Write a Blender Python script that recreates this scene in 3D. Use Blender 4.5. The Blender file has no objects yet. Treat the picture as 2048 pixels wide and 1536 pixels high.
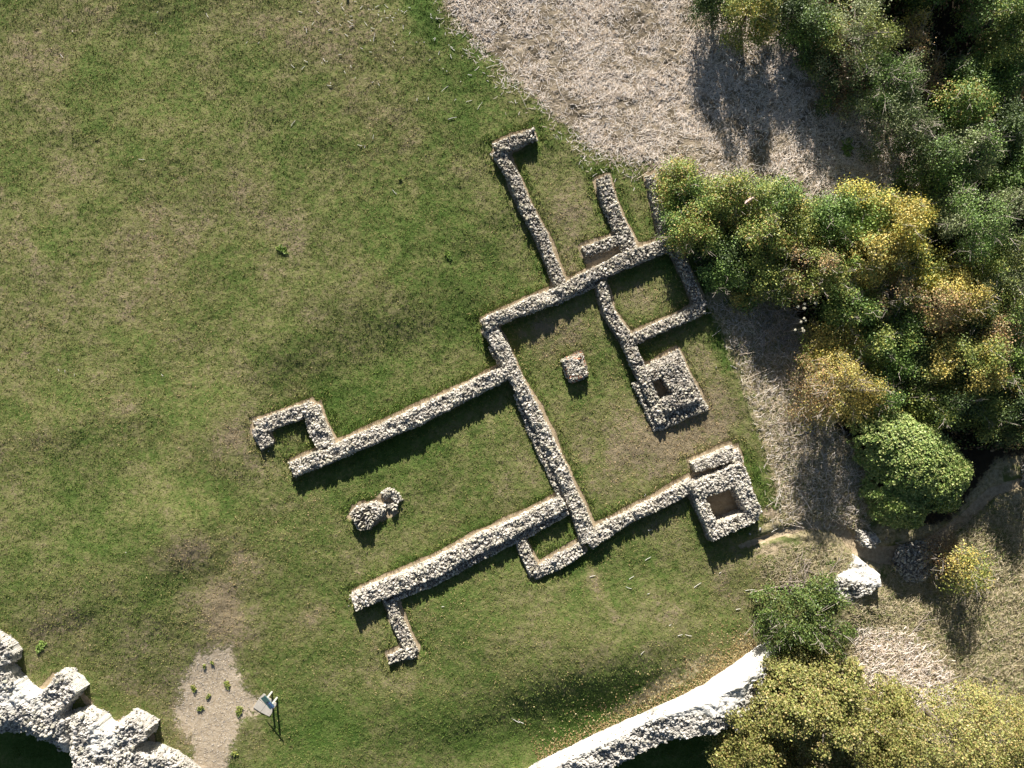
import bpy, math, random
import numpy as np
from mathutils import Vector

# ------------------------------------------------------------------ camera, sky, sun, exposure
H = 48.75            # drone height above the lawn (m)
F = 1365.33          # focal length in photo pixels (24 mm equivalent)
scene = bpy.context.scene
C = scene.collection
cam_d = bpy.data.cameras.new("camera"); cam_d.lens = 24.0; cam_d.sensor_width = 36.0
cam_d.clip_start = 0.5; cam_d.clip_end = 3000
cam = bpy.data.objects.new("camera", cam_d); cam.location = (0, 0, H); C.objects.link(cam)
scene.camera = cam

ELEV = math.radians(21.0)
AZ = math.atan2(-0.08, 1.0)            # sun stands just left of image-up
SUN = Vector((math.sin(AZ) * math.cos(ELEV), math.cos(AZ) * math.cos(ELEV), math.sin(ELEV)))
world = bpy.data.worlds.new("World"); scene.world = world; world.use_nodes = True
nt = world.node_tree; bg = nt.nodes["Background"]
sky = nt.nodes.new("ShaderNodeTexSky"); sky.sky_type = 'NISHITA'; sky.sun_disc = False
sky.sun_elevation = ELEV; sky.sun_rotation = AZ; sky.air_density = 1.0; sky.dust_density = 0.6
nt.links.new(sky.outputs[0], bg.inputs[0]); bg.inputs[1].default_value = 0.05 * 0.66
sl = bpy.data.lights.new("sun", 'SUN'); sl.energy = 5.0; sl.angle = math.radians(0.5); sl.color = (1.0, 0.945, 0.86)
so = bpy.data.objects.new("sun", sl); so.rotation_euler = SUN.to_track_quat('Z', 'Y').to_euler(); C.objects.link(so)
scene.view_settings.view_transform = 'Standard'; scene.view_settings.look = 'None'
scene.view_settings.exposure = 1.08; scene.view_settings.gamma = 1.0
scene.render.engine = 'CYCLES'; scene.cycles.max_bounces = 5

rng = np.random.default_rng(7)

# ------------------------------------------------------------------ numeric helpers
def _hash(ix, iy, seed):
    h = (ix.astype(np.int64) * 374761393 + iy.astype(np.int64) * 668265263 + seed * 1442695041) & 0x7fffffff
    h = ((h ^ (h >> 13)) * 1274126177) & 0x7fffffff
    h = h ^ (h >> 16)
    return (h & 0xffff) / 65535.0

def vnoise(x, y, seed=0):
    xi = np.floor(x); yi = np.floor(y); fx = x - xi; fy = y - yi
    fx = fx * fx * (3 - 2 * fx); fy = fy * fy * (3 - 2 * fy)
    a = _hash(xi, yi, seed); b = _hash(xi + 1, yi, seed); c = _hash(xi, yi + 1, seed); d = _hash(xi + 1, yi + 1, seed)
    return (a * (1 - fx) + b * fx) * (1 - fy) + (c * (1 - fx) + d * fx) * fy

def fbm(x, y, f, octv=3, seed=0):
    s = 0; a = 1.0; t = 0
    for o in range(octv):
        s = s + a * vnoise(x * f + 17.3 * o, y * f - 9.1 * o, seed + o); t += a; a *= 0.5; f *= 2.03
    return s / t * 2 - 1       # about -1..1

def cells(x, y, f, seed=0):
    """jittered cells: gap to the next cell, two random numbers per cell, offset from its centre"""
    X_ = x * f; Y_ = y * f; xi = np.floor(X_); yi = np.floor(Y_)
    f1 = np.full(X_.shape, 9.0); f2 = np.full(X_.shape, 9.0); r1 = np.zeros(X_.shape); r2 = np.zeros(X_.shape); ox = np.zeros(X_.shape); oy = np.zeros(X_.shape)
    for i in (-1, 0, 1):
        for j in (-1, 0, 1):
            a = xi + i; b = yi + j; cx = a + 0.1 + 0.8 * _hash(a, b, seed); cy = b + 0.1 + 0.8 * _hash(a, b, seed + 1)
            d = np.hypot(X_ - cx, Y_ - cy); m = d < f1; f2 = np.where(m, f1, np.minimum(f2, d))
            r1 = np.where(m, _hash(a, b, seed + 2), r1); r2 = np.where(m, _hash(a, b, seed + 3), r2); ox = np.where(m, X_ - cx, ox); oy = np.where(m, Y_ - cy, oy); f1 = np.where(m, d, f1)
    return f2 - f1, r1, r2, ox, oy

def sstep(x, a, b):
    t = np.clip((x - a) / (b - a), 0, 1); return t * t * (3 - 2 * t)

def poly_sdf(px, py, poly):
    """positive inside"""
    poly = np.asarray(poly, float); n = len(poly)
    d = np.full(px.shape, 1e9); inside = np.zeros(px.shape, bool)
    for i in range(n):
        ax, ay = poly[i]; bx, by = poly[(i + 1) % n]
        ex, ey = bx - ax, by - ay; wx = px - ax; wy = py - ay
        t = np.clip((wx * ex + wy * ey) / (ex * ex + ey * ey + 1e-12), 0, 1)
        d = np.minimum(d, (wx - ex * t) ** 2 + (wy - ey * t) ** 2)
        c = (ay > py) != (by > py)
        if ey != 0:
            inside ^= c & (px < ex * (py - ay) / ey + ax)
    d = np.sqrt(d)
    return np.where(inside, d, -d)

def line_dist(px, py, pts, widths=None):
    """signed distance to a thick polyline, positive inside"""
    pts = np.asarray(pts, float); best = np.full(px.shape, -1e9)
    if widths is None: widths = [0] * len(pts)
    for i in range(len(pts) - 1):
        ax, ay = pts[i]; bx, by = pts[i + 1]; ex, ey = bx - ax, by - ay
        L = math.hypot(ex, ey) + 1e-9
        wx = px - ax; wy = py - ay
        t = (wx * ex + wy * ey) / (L * L); tc = np.clip(t, 0, 1)
        w = widths[i] * (1 - tc) + widths[i + 1] * tc
        perp = np.abs(wx * ey - wy * ex) / L
        over = np.maximum(np.maximum(-t, t - 1) * L, -1e9)
        if 0 < i: over = np.where(t < 0, np.hypot(wx, wy) - w, over)
        if i < len(pts) - 2: over = np.where(t > 1, np.hypot(px - bx, py - by) - w, over)
        inner = w - perp
        best = np.maximum(best, np.where((t < 0) | (t > 1), np.minimum(inner, -over), inner if len(pts) > 2 else np.minimum(inner, np.minimum(t, 1 - t) * L)))
    return best

def P(px, py, z=0.0):
    """where a thing seen at a photo pixel stands, if it is z metres above the lawn"""
    k = (H - z) / F
    return ((px - 1024) * k, (768 - py) * k)
def PP(pts, z=0.0): return [P(a, b, z) for a, b in pts]
def px_of(x, y, z):
    k = F / (H - z); return 1024 + x * k, 768 - y * k

def build_mesh(name, V, faces, mat, parent=None, col=None, smooth=False):
    """faces: list of (N,k) int arrays"""
    me = bpy.data.meshes.new(name)
    V = np.ascontiguousarray(V, dtype=np.float32)
    me.vertices.add(len(V)); me.vertices.foreach_set("co", V.ravel())
    tot = sum(f.size for f in faces); nf = sum(len(f) for f in faces)
    me.loops.add(tot); me.polygons.add(nf)
    me.loops.foreach_set("vertex_index", np.concatenate([f.ravel() for f in faces]).astype(np.int32))
    st = []; o = 0; 
    for f in faces:
        k = f.shape[1]; st.append(o + np.arange(len(f)) * k); o += f.size
    me.polygons.foreach_set("loop_start", np.concatenate(st).astype(np.int32))
    me.polygons.foreach_set("use_smooth", np.full(nf, bool(smooth)))
    if col is not None:
        for cn, ca in (col.items() if isinstance(col, dict) else [("Col", col)]):
            at = me.color_attributes.new(cn, 'FLOAT_COLOR', 'POINT')
            c4 = np.ones((len(V), 4), np.float32); c4[:, :ca.shape[1]] = ca
            at.data.foreach_set("color", c4.ravel())
    me.update(calc_edges=True)
    if mat: me.materials.append(mat)
    ob = bpy.data.objects.new(name, me); C.objects.link(ob)
    if parent: ob.parent = parent
    return ob

def local(ob, loc):
    """move a mesh's origin to loc, keep it where it is"""
    me = ob.data; n = len(me.vertices); a = np.empty(n * 3, np.float32); me.vertices.foreach_get("co", a)
    a = a.reshape(-1, 3) - np.array(loc, np.float32); me.vertices.foreach_set("co", a.ravel()); me.update()
    return ob

def tag(o, label, cat, group=None, kind=None):
    o["label"] = label; o["category"] = cat
    if group: o["group"] = group
    if kind: o["kind"] = kind
    return o
def empty(name, loc, label=None, cat=None, group=None):
    o = bpy.data.objects.new(name, None); o.location = loc; o.empty_display_size = 0.3; C.objects.link(o)
    if label: tag(o, label, cat, group)
    return o

# ------------------------------------------------------------------ materials
def newmat(name):
    m = bpy.data.materials.new(name); m.use_nodes = True
    return m, m.node_tree, m.node_tree.nodes["Principled BSDF"]
def N(nt, typ, **kw):
    n = nt.nodes.new(typ)
    for k, v in kw.items(): setattr(n, k, v)
    return n
def noise(nt, co, scale, detail=3, rough=0.6, dist=0.0):
    n = nt.nodes.new("ShaderNodeTexNoise"); n.inputs["Scale"].default_value = scale
    n.inputs["Detail"].default_value = detail; n.inputs["Roughness"].default_value = rough
    n.inputs["Distortion"].default_value = dist
    nt.links.new(co, n.inputs["Vector"]); return n.outputs[0]
def ramp(nt, fac, a, b, lo=0.0, hi=1.0):
    n = nt.nodes.new("ShaderNodeMapRange"); n.interpolation_type = 'SMOOTHSTEP'
    nt.links.new(fac, n.inputs[0])
    n.inputs[1].default_value = a; n.inputs[2].default_value = b; n.inputs[3].default_value = lo; n.inputs[4].default_value = hi
    return n.outputs[0]
def mth(nt, op, a, b=None):
    n = nt.nodes.new("ShaderNodeMath"); n.operation = op
    for i, v in enumerate((a, b)):
        if v is None: continue
        if isinstance(v, (int, float)): n.inputs[i].default_value = v
        else: nt.links.new(v, n.inputs[i])
    return n.outputs[0]
def mixc(nt, fac, a, b, mode='MIX'):
    n = nt.nodes.new("ShaderNodeMix"); n.data_type = 'RGBA'; n.blend_type = mode
    for i, v in ((0, fac), (6, a), (7, b)):
        if isinstance(v, (int, float)): n.inputs[i].default_value = v
        elif isinstance(v, tuple): n.inputs[i].default_value = (*v, 1.0)
        else: nt.links.new(v, n.inputs[i])
    return n.outputs[2]
def bump(nt, h, dist, strength=1.0, prev=None):
    n = nt.nodes.new("ShaderNodeBump"); n.inputs["Distance"].default_value = dist; n.inputs["Strength"].default_value = strength
    nt.links.new(h, n.inputs["Height"])
    if prev: nt.links.new(prev, n.inputs["Normal"])
    return n.outputs[0]

def mat_plain(name, col, rough=0.8, var=0.25, scale=6.0, metallic=0.0, bmp=0.0):
    m, t, p = newmat(name)
    co = N(t, "ShaderNodeTexCoord").outputs["Object"]
    n1 = noise(t, co, scale, 4, 0.65)
    k = ramp(t, n1, 0.3, 0.7, 1 - var, 1 + var)
    rgb = N(t, "ShaderNodeRGB"); rgb.outputs[0].default_value = (*col, 1)
    v = N(t, "ShaderNodeVectorMath", operation='SCALE'); t.links.new(rgb.outputs[0], v.inputs[0]); t.links.new(k, v.inputs["Scale"])
    t.links.new(v.outputs[0], p.inputs["Base Color"]); p.inputs["Roughness"].default_value = rough
    p.inputs["Metallic"].default_value = metallic
    if bmp: t.links.new(bump(t, n1, bmp), p.inputs["Normal"])
    return m

def mat_attr(name, rough=0.85, var=0.3, scale=9.0, bmp=0.01, trans=0.0, spec=0.3):
    """colour of each stone / leaf / straw comes from the mesh, with fine procedural mottling"""
    m, t, p = newmat(name)
    at = N(t, "ShaderNodeAttribute"); at.attribute_name = "Col"
    co = N(t, "ShaderNodeTexCoord").outputs["Object"]
    n1 = noise(t, co, scale, 4, 0.7)
    k = ramp(t, n1, 0.3, 0.7, 1 - var, 1 + var)
    v = N(t, "ShaderNodeVectorMath", operation='SCALE'); t.links.new(at.outputs[0], v.inputs[0]); t.links.new(k, v.inputs["Scale"])
    t.links.new(v.outputs[0], p.inputs["Base Color"]); p.inputs["Roughness"].default_value = rough
    p.inputs["Specular IOR Level"].default_value = spec
    if bmp: t.links.new(bump(t, n1, bmp), p.inputs["Normal"])
    if trans:
        tr = N(t, "ShaderNodeBsdfTranslucent"); t.links.new(v.outputs[0], tr.inputs[0])
        mx = N(t, "ShaderNodeMixShader"); mx.inputs[0].default_value = trans
        t.links.new(p.outputs[0], mx.inputs[1]); t.links.new(tr.outputs[0], mx.inputs[2])
        t.links.new(mx.outputs[0], t.nodes["Material Output"].inputs[0])
    return m

M_STONE = mat_attr("rubble_stone", 0.85, 0.28, 7.0, 0.02)
M_LEAF = mat_attr("leaf", 0.5, 0.12, 3.0, 0, 0.12, 0.4)
M_BLADE = mat_attr("grass_blade", 0.95, 0.1, 3.0, 0, 0.1, 0.08)
M_STRAW = mat_attr("straw", 0.7, 0.15, 5.0, 0)
M_BARK = mat_plain("bark", (0.16, 0.13, 0.10), 0.9, 0.3, 8)
M_TWIG = mat_plain("pale_twig", (0.36, 0.30, 0.25), 0.85, 0.3, 8)

def mat_ground():
    m, t, p = newmat("ground_cover")
    co = N(t, "ShaderNodeTexCoord").outputs["Object"]
    a1 = N(t, "ShaderNodeAttribute"); a1.attribute_name = "MaskA"
    a2 = N(t, "ShaderNodeAttribute"); a2.attribute_name = "MaskB"
    s1 = N(t, "ShaderNodeSeparateColor"); t.links.new(a1.outputs[0], s1.inputs[0])
    s2 = N(t, "ShaderNodeSeparateColor"); t.links.new(a2.outputs[0], s2.inputs[0])
    reed, dry, soil = s1.outputs[0], s1.outputs[1], s1.outputs[2]
    lush, brown, gravel = s2.outputs[0], s2.outputs[1], s2.outputs[2]
    big = noise(t, co, 0.13, 4, 0.6, 0.4); mid = noise(t, co, 0.75, 4, 0.62, 0.3)
    fine = noise(t, co, 4.2, 5, 0.72); micro = noise(t, co, 13.0, 3, 0.75)
    # lawn
    x = mth(t, 'ADD', mth(t, 'MULTIPLY', ramp(t, big, 0.36, 0.64), 0.34), mth(t, 'MULTIPLY', ramp(t, mid, 0.32, 0.68), 0.34))
    x = mth(t, 'ADD', x, mth(t, 'MULTIPLY', ramp(t, fine, 0.34, 0.66), 0.40))
    x = mth(t, 'ADD', x, mth(t, 'MULTIPLY', brown, 1.0)); x = mth(t, 'SUBTRACT', x, mth(t, 'MULTIPLY', lush, 0.72))
    cr = N(t, "ShaderNodeValToRGB"); t.links.new(x, cr.inputs[0]); e = cr.color_ramp.elements
    e[0].position = 0.0; e[0].color = (0.066, 0.118, 0.022, 1)
    e[1].position = 1.0; e[1].color = (0.275, 0.222, 0.140, 1)
    for pos, c in ((0.30, (0.108, 0.152, 0.038)), (0.55, (0.172, 0.184, 0.064)), (0.80, (0.220, 0.205, 0.096))):
        el = e.new(pos); el.color = (*c, 1)
    lawn = mixc(t, ramp(t, micro, 0.42, 0.25, 0, 0.55), cr.outputs[0], (0.035, 0.046, 0.012))
    lawn = mixc(t, ramp(t, micro, 0.60, 0.78, 0, 0.55), lawn, (0.26, 0.24, 0.10))
    # dry rough grass
    dcol = mixc(t, ramp(t, fine, 0.35, 0.65), (0.24, 0.205, 0.10), (0.50, 0.42, 0.27))
    dcol = mixc(t, ramp(t, mid, 0.52, 0.66), dcol, (0.13, 0.155, 0.05))
    dcol = mixc(t, ramp(t, micro, 0.45, 0.28, 0, 0.7), dcol, (0.04, 0.032, 0.018))
    # soil under the reeds, bare earth, gravel
    rcol = mixc(t, ramp(t, mid, 0.35, 0.65), (0.15, 0.12, 0.08), (0.34, 0.28, 0.20))
    rcol = mixc(t, ramp(t, fine, 0.5, 0.72), rcol, (0.34, 0.28, 0.22))
    scol = mixc(t, ramp(t, fine, 0.3, 0.7), (0.30, 0.23, 0.145), (0.52, 0.42, 0.285))
    gcol = mixc(t, ramp(t, fine, 0.35, 0.7), (0.42, 0.33, 0.225), (0.60, 0.50, 0.37))
    gcol = mixc(t, ramp(t, micro, 0.55, 0.7, 0, 0.6), gcol, (0.58, 0.54, 0.46))
    gcol = mixc(t, ramp(t, micro, 0.42, 0.3, 0, 0.5), gcol, (0.17, 0.13, 0.09))
    def edge(mask, w=0.30):
        j = mth(t, 'ADD', mask, mth(t, 'MULTIPLY', mth(t, 'SUBTRACT', fine, 0.5), 1.1))
        j = mth(t, 'ADD', j, mth(t, 'MULTIPLY', mth(t, 'SUBTRACT', mid, 0.5), 0.6))
        return ramp(t, j, 0.5 - w / 2, 0.5 + w / 2)
    c = mixc(t, edge(dry), lawn, dcol); c = mixc(t, edge(reed), c, rcol)
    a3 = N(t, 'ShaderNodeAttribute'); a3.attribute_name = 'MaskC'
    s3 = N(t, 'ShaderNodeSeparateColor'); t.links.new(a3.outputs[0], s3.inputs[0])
    c = mixc(t, edge(s3.outputs[0]), c, mixc(t, fine, (0.02, 0.016, 0.010), (0.055, 0.042, 0.026)))  # thicket leaf litter, darkened to near black to paint in the deep shade
    c = mixc(t, edge(soil), c, scol); c = mixc(t, edge(gravel), c, gcol)
    t.links.new(c, p.inputs["Base Color"]); p.inputs["Roughness"].default_value = 0.95
    p.inputs["Specular IOR Level"].default_value = 0.15
    smooth = mth(t, 'SUBTRACT', 1.0, mth(t, 'MULTIPLY', mth(t, 'MAXIMUM', edge(gravel), edge(soil)), 0.65))
    b1 = bump(t, mth(t, 'MULTIPLY', fine, smooth), 0.10, 1.0)
    b2 = bump(t, mth(t, 'MULTIPLY', micro, smooth), 0.034, 1.0, b1)
    t.links.new(b2, p.inputs["Normal"])
    return m
M_GROUND = mat_ground()

# ------------------------------------------------------------------ the walls' plan (traced in photo pixels at the wall top)
# name: (points, widths px, height m, style)
WALLS = [
 ([(1070,265),(1030,281),(992,297)],[11,12,12],0.62,'A'),
 ([(996,300),(1026,352),(1055,419),(1082,469),(1099,513),(1123,572)],[12,11,12,12,11,11],0.50,'A'),
 ([(968,651),(985,641),(1032,621),(1090,598),(1130,581)],[13,13,13,13,12],0.66,'B'),
 ([(1126,583),(1193,546),(1266,514),(1341,485)],[12,14,15,12],0.68,'A'),
 ([(1205,354),(1222,407),(1240,451),(1256,490),(1264,514)],[14,14,14,16,15],0.48,'A'),
 ([(1168,504),(1205,491),(1243,478)],[10,11,11],0.42,'A'),
 ([(1301,349),(1313,384),(1322,431),(1333,478)],[9,10,10,10],0.40,'A'),
 ([(1344,486),(1363,519),(1380,557),(1398,598),(1407,613)],[10,9,9,10,10],0.50,'A'),
 ([(1265,680),(1320,655),(1370,633),(1408,614)],[10,10,10,12],0.52,'A'),
 ([(1201,566),(1219,626),(1249,668),(1266,705),(1290,758),(1311,808),(1324,846)],[9,10,11,11,12,12,10],0.52,'A'),
 ([(978,656),(1002,695),(1026,746)],[15,14,14],0.60,'B'),
 ([(1026,746),(1052,796),(1076,843),(1099,892),(1123,942),(1140,986),(1158,1024),(1170,1054),(1179,1084)],[13,13,14,13,13,14,15,16,16],0.58,'B'),
 ([(1018,742),(920,790),(832,834),(744,872),(660,908),(581,941)],[13,15,17,15,15,15],0.62,'B'),
 ([(650,896),(632,856),(618,815)],[17,17,15],0.50,'B'),
 ([(622,817),(565,836),(512,856)],[14,14,13],0.50,'B'),
 ([(514,856),(523,876),(533,892)],[11,12,12],0.46,'B'),
 ([(1128,1006),(1041,1050),(953,1092),(865,1140),(777,1177),(706,1207)],[14,15,17,17,17,16],0.72,'B'),
 ([(778,1200),(792,1241),(812,1282),(826,1306)],[10,11,11,11],0.40,'A'),
 ([(828,1304),(800,1312),(777,1321)],[12,10,9],0.42,'A'),
 ([(1034,1068),(1053,1112),(1071,1149)],[9,10,10],0.46,'A'),
 ([(1069,1149),(1114,1127),(1164,1098)],[10,13,12],0.50,'B'),
 ([(1177,1086),(1200,1069),(1259,1037),(1317,1008),(1388,970)],[15,14,12,12,14],0.62,'B'),
 ([(1388,936),(1430,921),(1470,907)],[11,13,14],0.62,'B'),
 ([(1468,905),(1480,930)],[12,11],0.58,'B'),
]
LABELS = [None]*len(WALLS)
K0 = H / F
def wall_world(w):
    pts, wd, h, st = w
    return PP(pts, h), [a * K0 for a in wd], h, st
WW = [wall_world(w) for w in WALLS]
B1 = PP([(1286,737),(1359,699),(1411,806),(1318,840)], 0.62); B1H = PP([(1303,762),(1326,752),(1345,788),(1318,804)], 0.62)
B2 = PP([(1378,968),(1393,962),(1484,924),(1496,945),(1524,1024),(1519,1041),(1426,1085),(1407,1040)], 0.88); B2H = PP([(1413,997),(1467,976),(1493,1025),(1434,1047)], 0.75)
PIL = PP([(1131,722),(1161,711),(1172,749),(1143,759)], 0.55)
HB = PP([(701,1029),(711,1018),(724,1011),(732,1016),(743,1047),(738,1056),(722,1061),(714,1056)], 0.5)
HB2 = PP([(736,1011),(748,1008),(762,1014),(767,1020),(760,1030),(752,1038),(746,1036)], 0.45)

def footprint(x, y):
    d = np.full(x.shape, -1e9)
    for pts, wd, h, st in WW: d = np.maximum(d, line_dist(x, y, pts, wd))
    for b in (B1, B2, PIL, HB, HB2): d = np.maximum(d, poly_sdf(x, y, b))
    return d

# ------------------------------------------------------------------ ground
INNER = PP([(-3500,-3500),(1500,-3500),(1650,-200),(1700,100),(1800,300),(1700,450),(1560,560),(1600,700),(1660,850),(1740,1000),
            (1752,1085),(1722,1120),(1712,1165),(1680,1195),(1600,1270),(1525,1360),(1470,1400),(1408,1420),(1299,1475),(1189,1532),(1080,1590),(900,1680),
            (600,1720),(380,1640),(230,1560),(130,1490),(0,1425),(-300,1270),(-3500,1270)])
def G(x, y):
    """smooth ground level"""
    x = np.asarray(x, float); y = np.asarray(y, float)
    px, py = px_of(x, y, 0.0)
    d = -poly_sdf(x, y, INNER)
    low = 1 - sstep(px, 1500, 1690)
    low = np.where(py < 1000, 0, low) + 0 * px
    z = -(sstep(d, 0.0, 5.0) * 0.8 * (1 - low) + low * 3.1 * sstep(d, -0.1, 1.2))
    z = z - 0.028 * np.clip(py - 1150, 0, 900) * 0.036 * 0 + 0.055 * np.clip(-y - 14, 0, 30) * sstep(d, 1, 5) * (1 - low) * sstep(px, 1640, 1760)
    # bowl where the path drops through the gap in the old wall
    g = lambda cx, cy, r, a: a * np.exp(-(((px - cx) ** 2 + (py - cy) ** 2) / (2.0 * r * r)))
    z = z + g(1790, 1110, 40, -0.7) + g(1700, 1075, 34, -0.35)
    # swells and hollows of the lawn
    z = z + g(470, 830, 75, 0.28) + g(400, 740, 70, -0.20) + g(350, 1060, 60, 0.30) + g(360, 1140, 45, -0.10) + g(640, 650, 90, 0.12) + g(760, 700, 80, -0.12)
    z = z + g(560, 700, 60, 0.14) + g(140, 860, 70, 0.14) + g(200, 1010, 80, -0.12)
    z = z + g(1010, 1340, 90, 0.25) + g(1190, 1310, 90, 0.32) + g(1350, 1290, 80, 0.25) - g(1250, 1430, 90, 0.32) - g(1050, 1460, 110, 0.35)
    z = z + 0.30 * fbm(x, y, 0.12, 3, 5) + 0.035 * np.clip(-8 - x, 0, 30) * 0 + (0.045 * np.clip(-y + 6, -20, 20)) * sstep(px, 700, 200) * sstep(py, -400, 100) * sstep(py, 1500, 1150)
    z = z + 1.1 * (g(470, 830, 75, 0.28) - g(400, 740, 70, 0.20) + g(350, 1060, 60, 0.30) + g(1190, 1330, 110, 0.40) - g(1180, 1430, 110, 0.30) + g(560, 700, 60, 0.14)) + 0.05 * fbm(x, y, 0.45, 2, 15)
    def bank(x0, y0, x1, y1, w, amp, far=170.0):
        L = math.hypot(x1 - x0, y1 - y0); ux, uy = (x1 - x0) / L, (y1 - y0) / L
        t = (px - x0) * ux + (py - y0) * uy; s_ = -(px - x0) * uy + (py - y0) * ux + 14 * fbm(x, y, 0.12, 2, 66)
        al = sstep(t, -0.25 * L, 0.2 * L) * (1 - sstep(t, 0.8 * L, 1.25 * L))
        return amp * (0.5 - sstep(s_, -w, w)) * np.exp(-(s_ / far) ** 2) * al
    z = z + bank(400, 800, 930, 590, 75, 0.36) + bank(230, 1190, 520, 1080, 55, 0.22, 110) + bank(-60, 930, 330, 860, 60, 0.34) + bank(820, 1480, 1440, 1320, 80, 0.62, 140) + bank(60, 1260, 200, 1210, 26, 0.18, 80)
    # shallow trench worn along the foot of the walls is handled by the mesh
    return z

def axis(lo, hi, step, far):
    a = np.arange(lo, hi + step, step); s = step; out = [a[-1]]
    while out[-1] < far: s *= 1.35; out.append(out[-1] + s)
    right = np.array(out[1:]); s = step; out = [a[0]]
    while out[-1] > -far: s *= 1.35; out.append(out[-1] - s)
    return np.concatenate([np.array(out[1:])[::-1], a, right])
gx = axis(-41, 41, 0.10, 900); gy = axis(-31, 31, 0.10, 900)
X, Y = np.meshgrid(gx, gy)
Z = G(X, Y)
FP = footprint(X, Y)
PXg, PYg = px_of(X, Y, Z)
def soft(poly, w):      # px polygon -> soft mask
    return np.clip(0.5 + poly_sdf(PXg, PYg, poly) / (2 * w), 0, 1)
def blob(cx, cy, rx, ry=None, rot=0.0):
    ry = ry or rx; c, s = math.cos(rot), math.sin(rot); dx = PXg - cx; dy = PYg - cy
    u = (dx * c + dy * s) / rx; v = (-dx * s + dy * c) / ry
    return np.exp(-(u * u + v * v))
REED = [(820,-400),(880,-10),(905,30),(960,90),(1040,170),(1110,232),(1180,292),(1290,330),(1330,362),(1450,372),(1560,400),(1700,430),(1860,430),(1900,340),(1830,200),(1700,50),(1640,-400)]
reed = soft(REED, 26)
DRYA = [(1420,590),(1465,690),(1500,790),(1545,900),(1580,1010),(1530,1060),(1560,1110),(1640,1165),(1700,1215),(1540,1300),(1600,1560),(4000,2600),(4000,-3000),(1640,-3000),(1700,200),(1830,420),(1500,560)]
dry = soft(DRYA, 30) + 0.45 * soft([(1400,600),(1440,640),(1530,900),(1560,1010),(1500,1100),(1640,1165),(1760,1000),(1600,600)], 20)
dry = np.maximum(dry, 0.55 * blob(1290, 330, 60, 26, 0.35))
dry = np.maximum(dry, 0.75 * blob(1330, 1370, 170, 26, -0.52))
outer_left = sstep(-poly_sdf(X, Y, INNER), 0.3, 1.5) * sstep(PYg, 1200, 1300)
soil = np.zeros_like(X)
# bare earth strip: wider on the sunny side
north = np.clip(0.5 + 2.2 * (footprint(X, Y - 0.25) - FP), 0, 1)
w = 0.05 + 0.25 * north + 0.14 * fbm(X, Y, 0.6, 2, 3)
soil = np.maximum(soil, 0.95 * sstep(FP, -w - 0.16, -w + 0.10))
soil = np.maximum(soil, soft([(1168,520),(1250,488),(1258,512),(1176,548)], 5) * 1.0)
soil = np.maximum(soil, poly_sdf(X, Y, B1H) > -0.3)
soil = np.maximum(soil, poly_sdf(X, Y, B2H) > -0.3)
soil = np.maximum(soil, soft([(693,1035),(703,1010),(745,1000),(760,985),(790,985),(797,1010),(795,1030),(760,1045),(740,1060)], 5) * 0.9)
soil = np.maximum(soil, 0.95 * blob(1540, 1026, 18, 12)); soil = np.maximum(soil, 0.62 * blob(1540, 1100, 50, 18, -0.2))
PATH = [(1480,1095),(1560,1068),(1620,1050),(1665,1050),(1695,1072),(1718,1098),(1760,1112),(1820,1110),(1870,1085),(1930,1040),(1985,985),(2048,965),(2200,940)]
pd = line_dist(PXg, PYg, PATH, [6,7,10,12,13,15,18,20,14,11,11,9,9])
soil = np.maximum(soil, 0.9 * sstep(pd, -5, 5))
CURT = [(1060,1548),(1080,1537),(1189,1485),(1299,1430),(1408,1373),(1463,1334),(1517,1296),(1545,1280)]
soil = np.maximum(soil, 0.85 * sstep(line_dist(PXg, PYg, CURT, [7] * 8), -6, 5))
CURL = [(-40,1260),(28,1308),(18,1350),(80,1382),(108,1350),(160,1385),(205,1440),(222,1455),(252,1437),(302,1462),(308,1500),(372,1545)]
soil = np.maximum(soil, 0.8 * sstep(line_dist(PXg, PYg, CURL, [6] * 12), -6, 5))
GRAV = [(398,1312),(430,1302),(455,1300),(478,1335),(484,1375),(520,1408),(500,1432),(478,1445),(468,1480),(462,1536),(470,1640),(340,1640),(372,1536),(384,1500),(372,1470),(350,1440),(350,1400),(380,1340)]
gravel = soft(GRAV, 26) + 0.30 * fbm(X, Y, 0.8, 4, 77) + 0.35 * blob(440, 1255, 22, 50, 0.2)
gravel = np.clip(gravel, 0, 1) * (soft(GRAV, 60) > 0.02)
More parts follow.
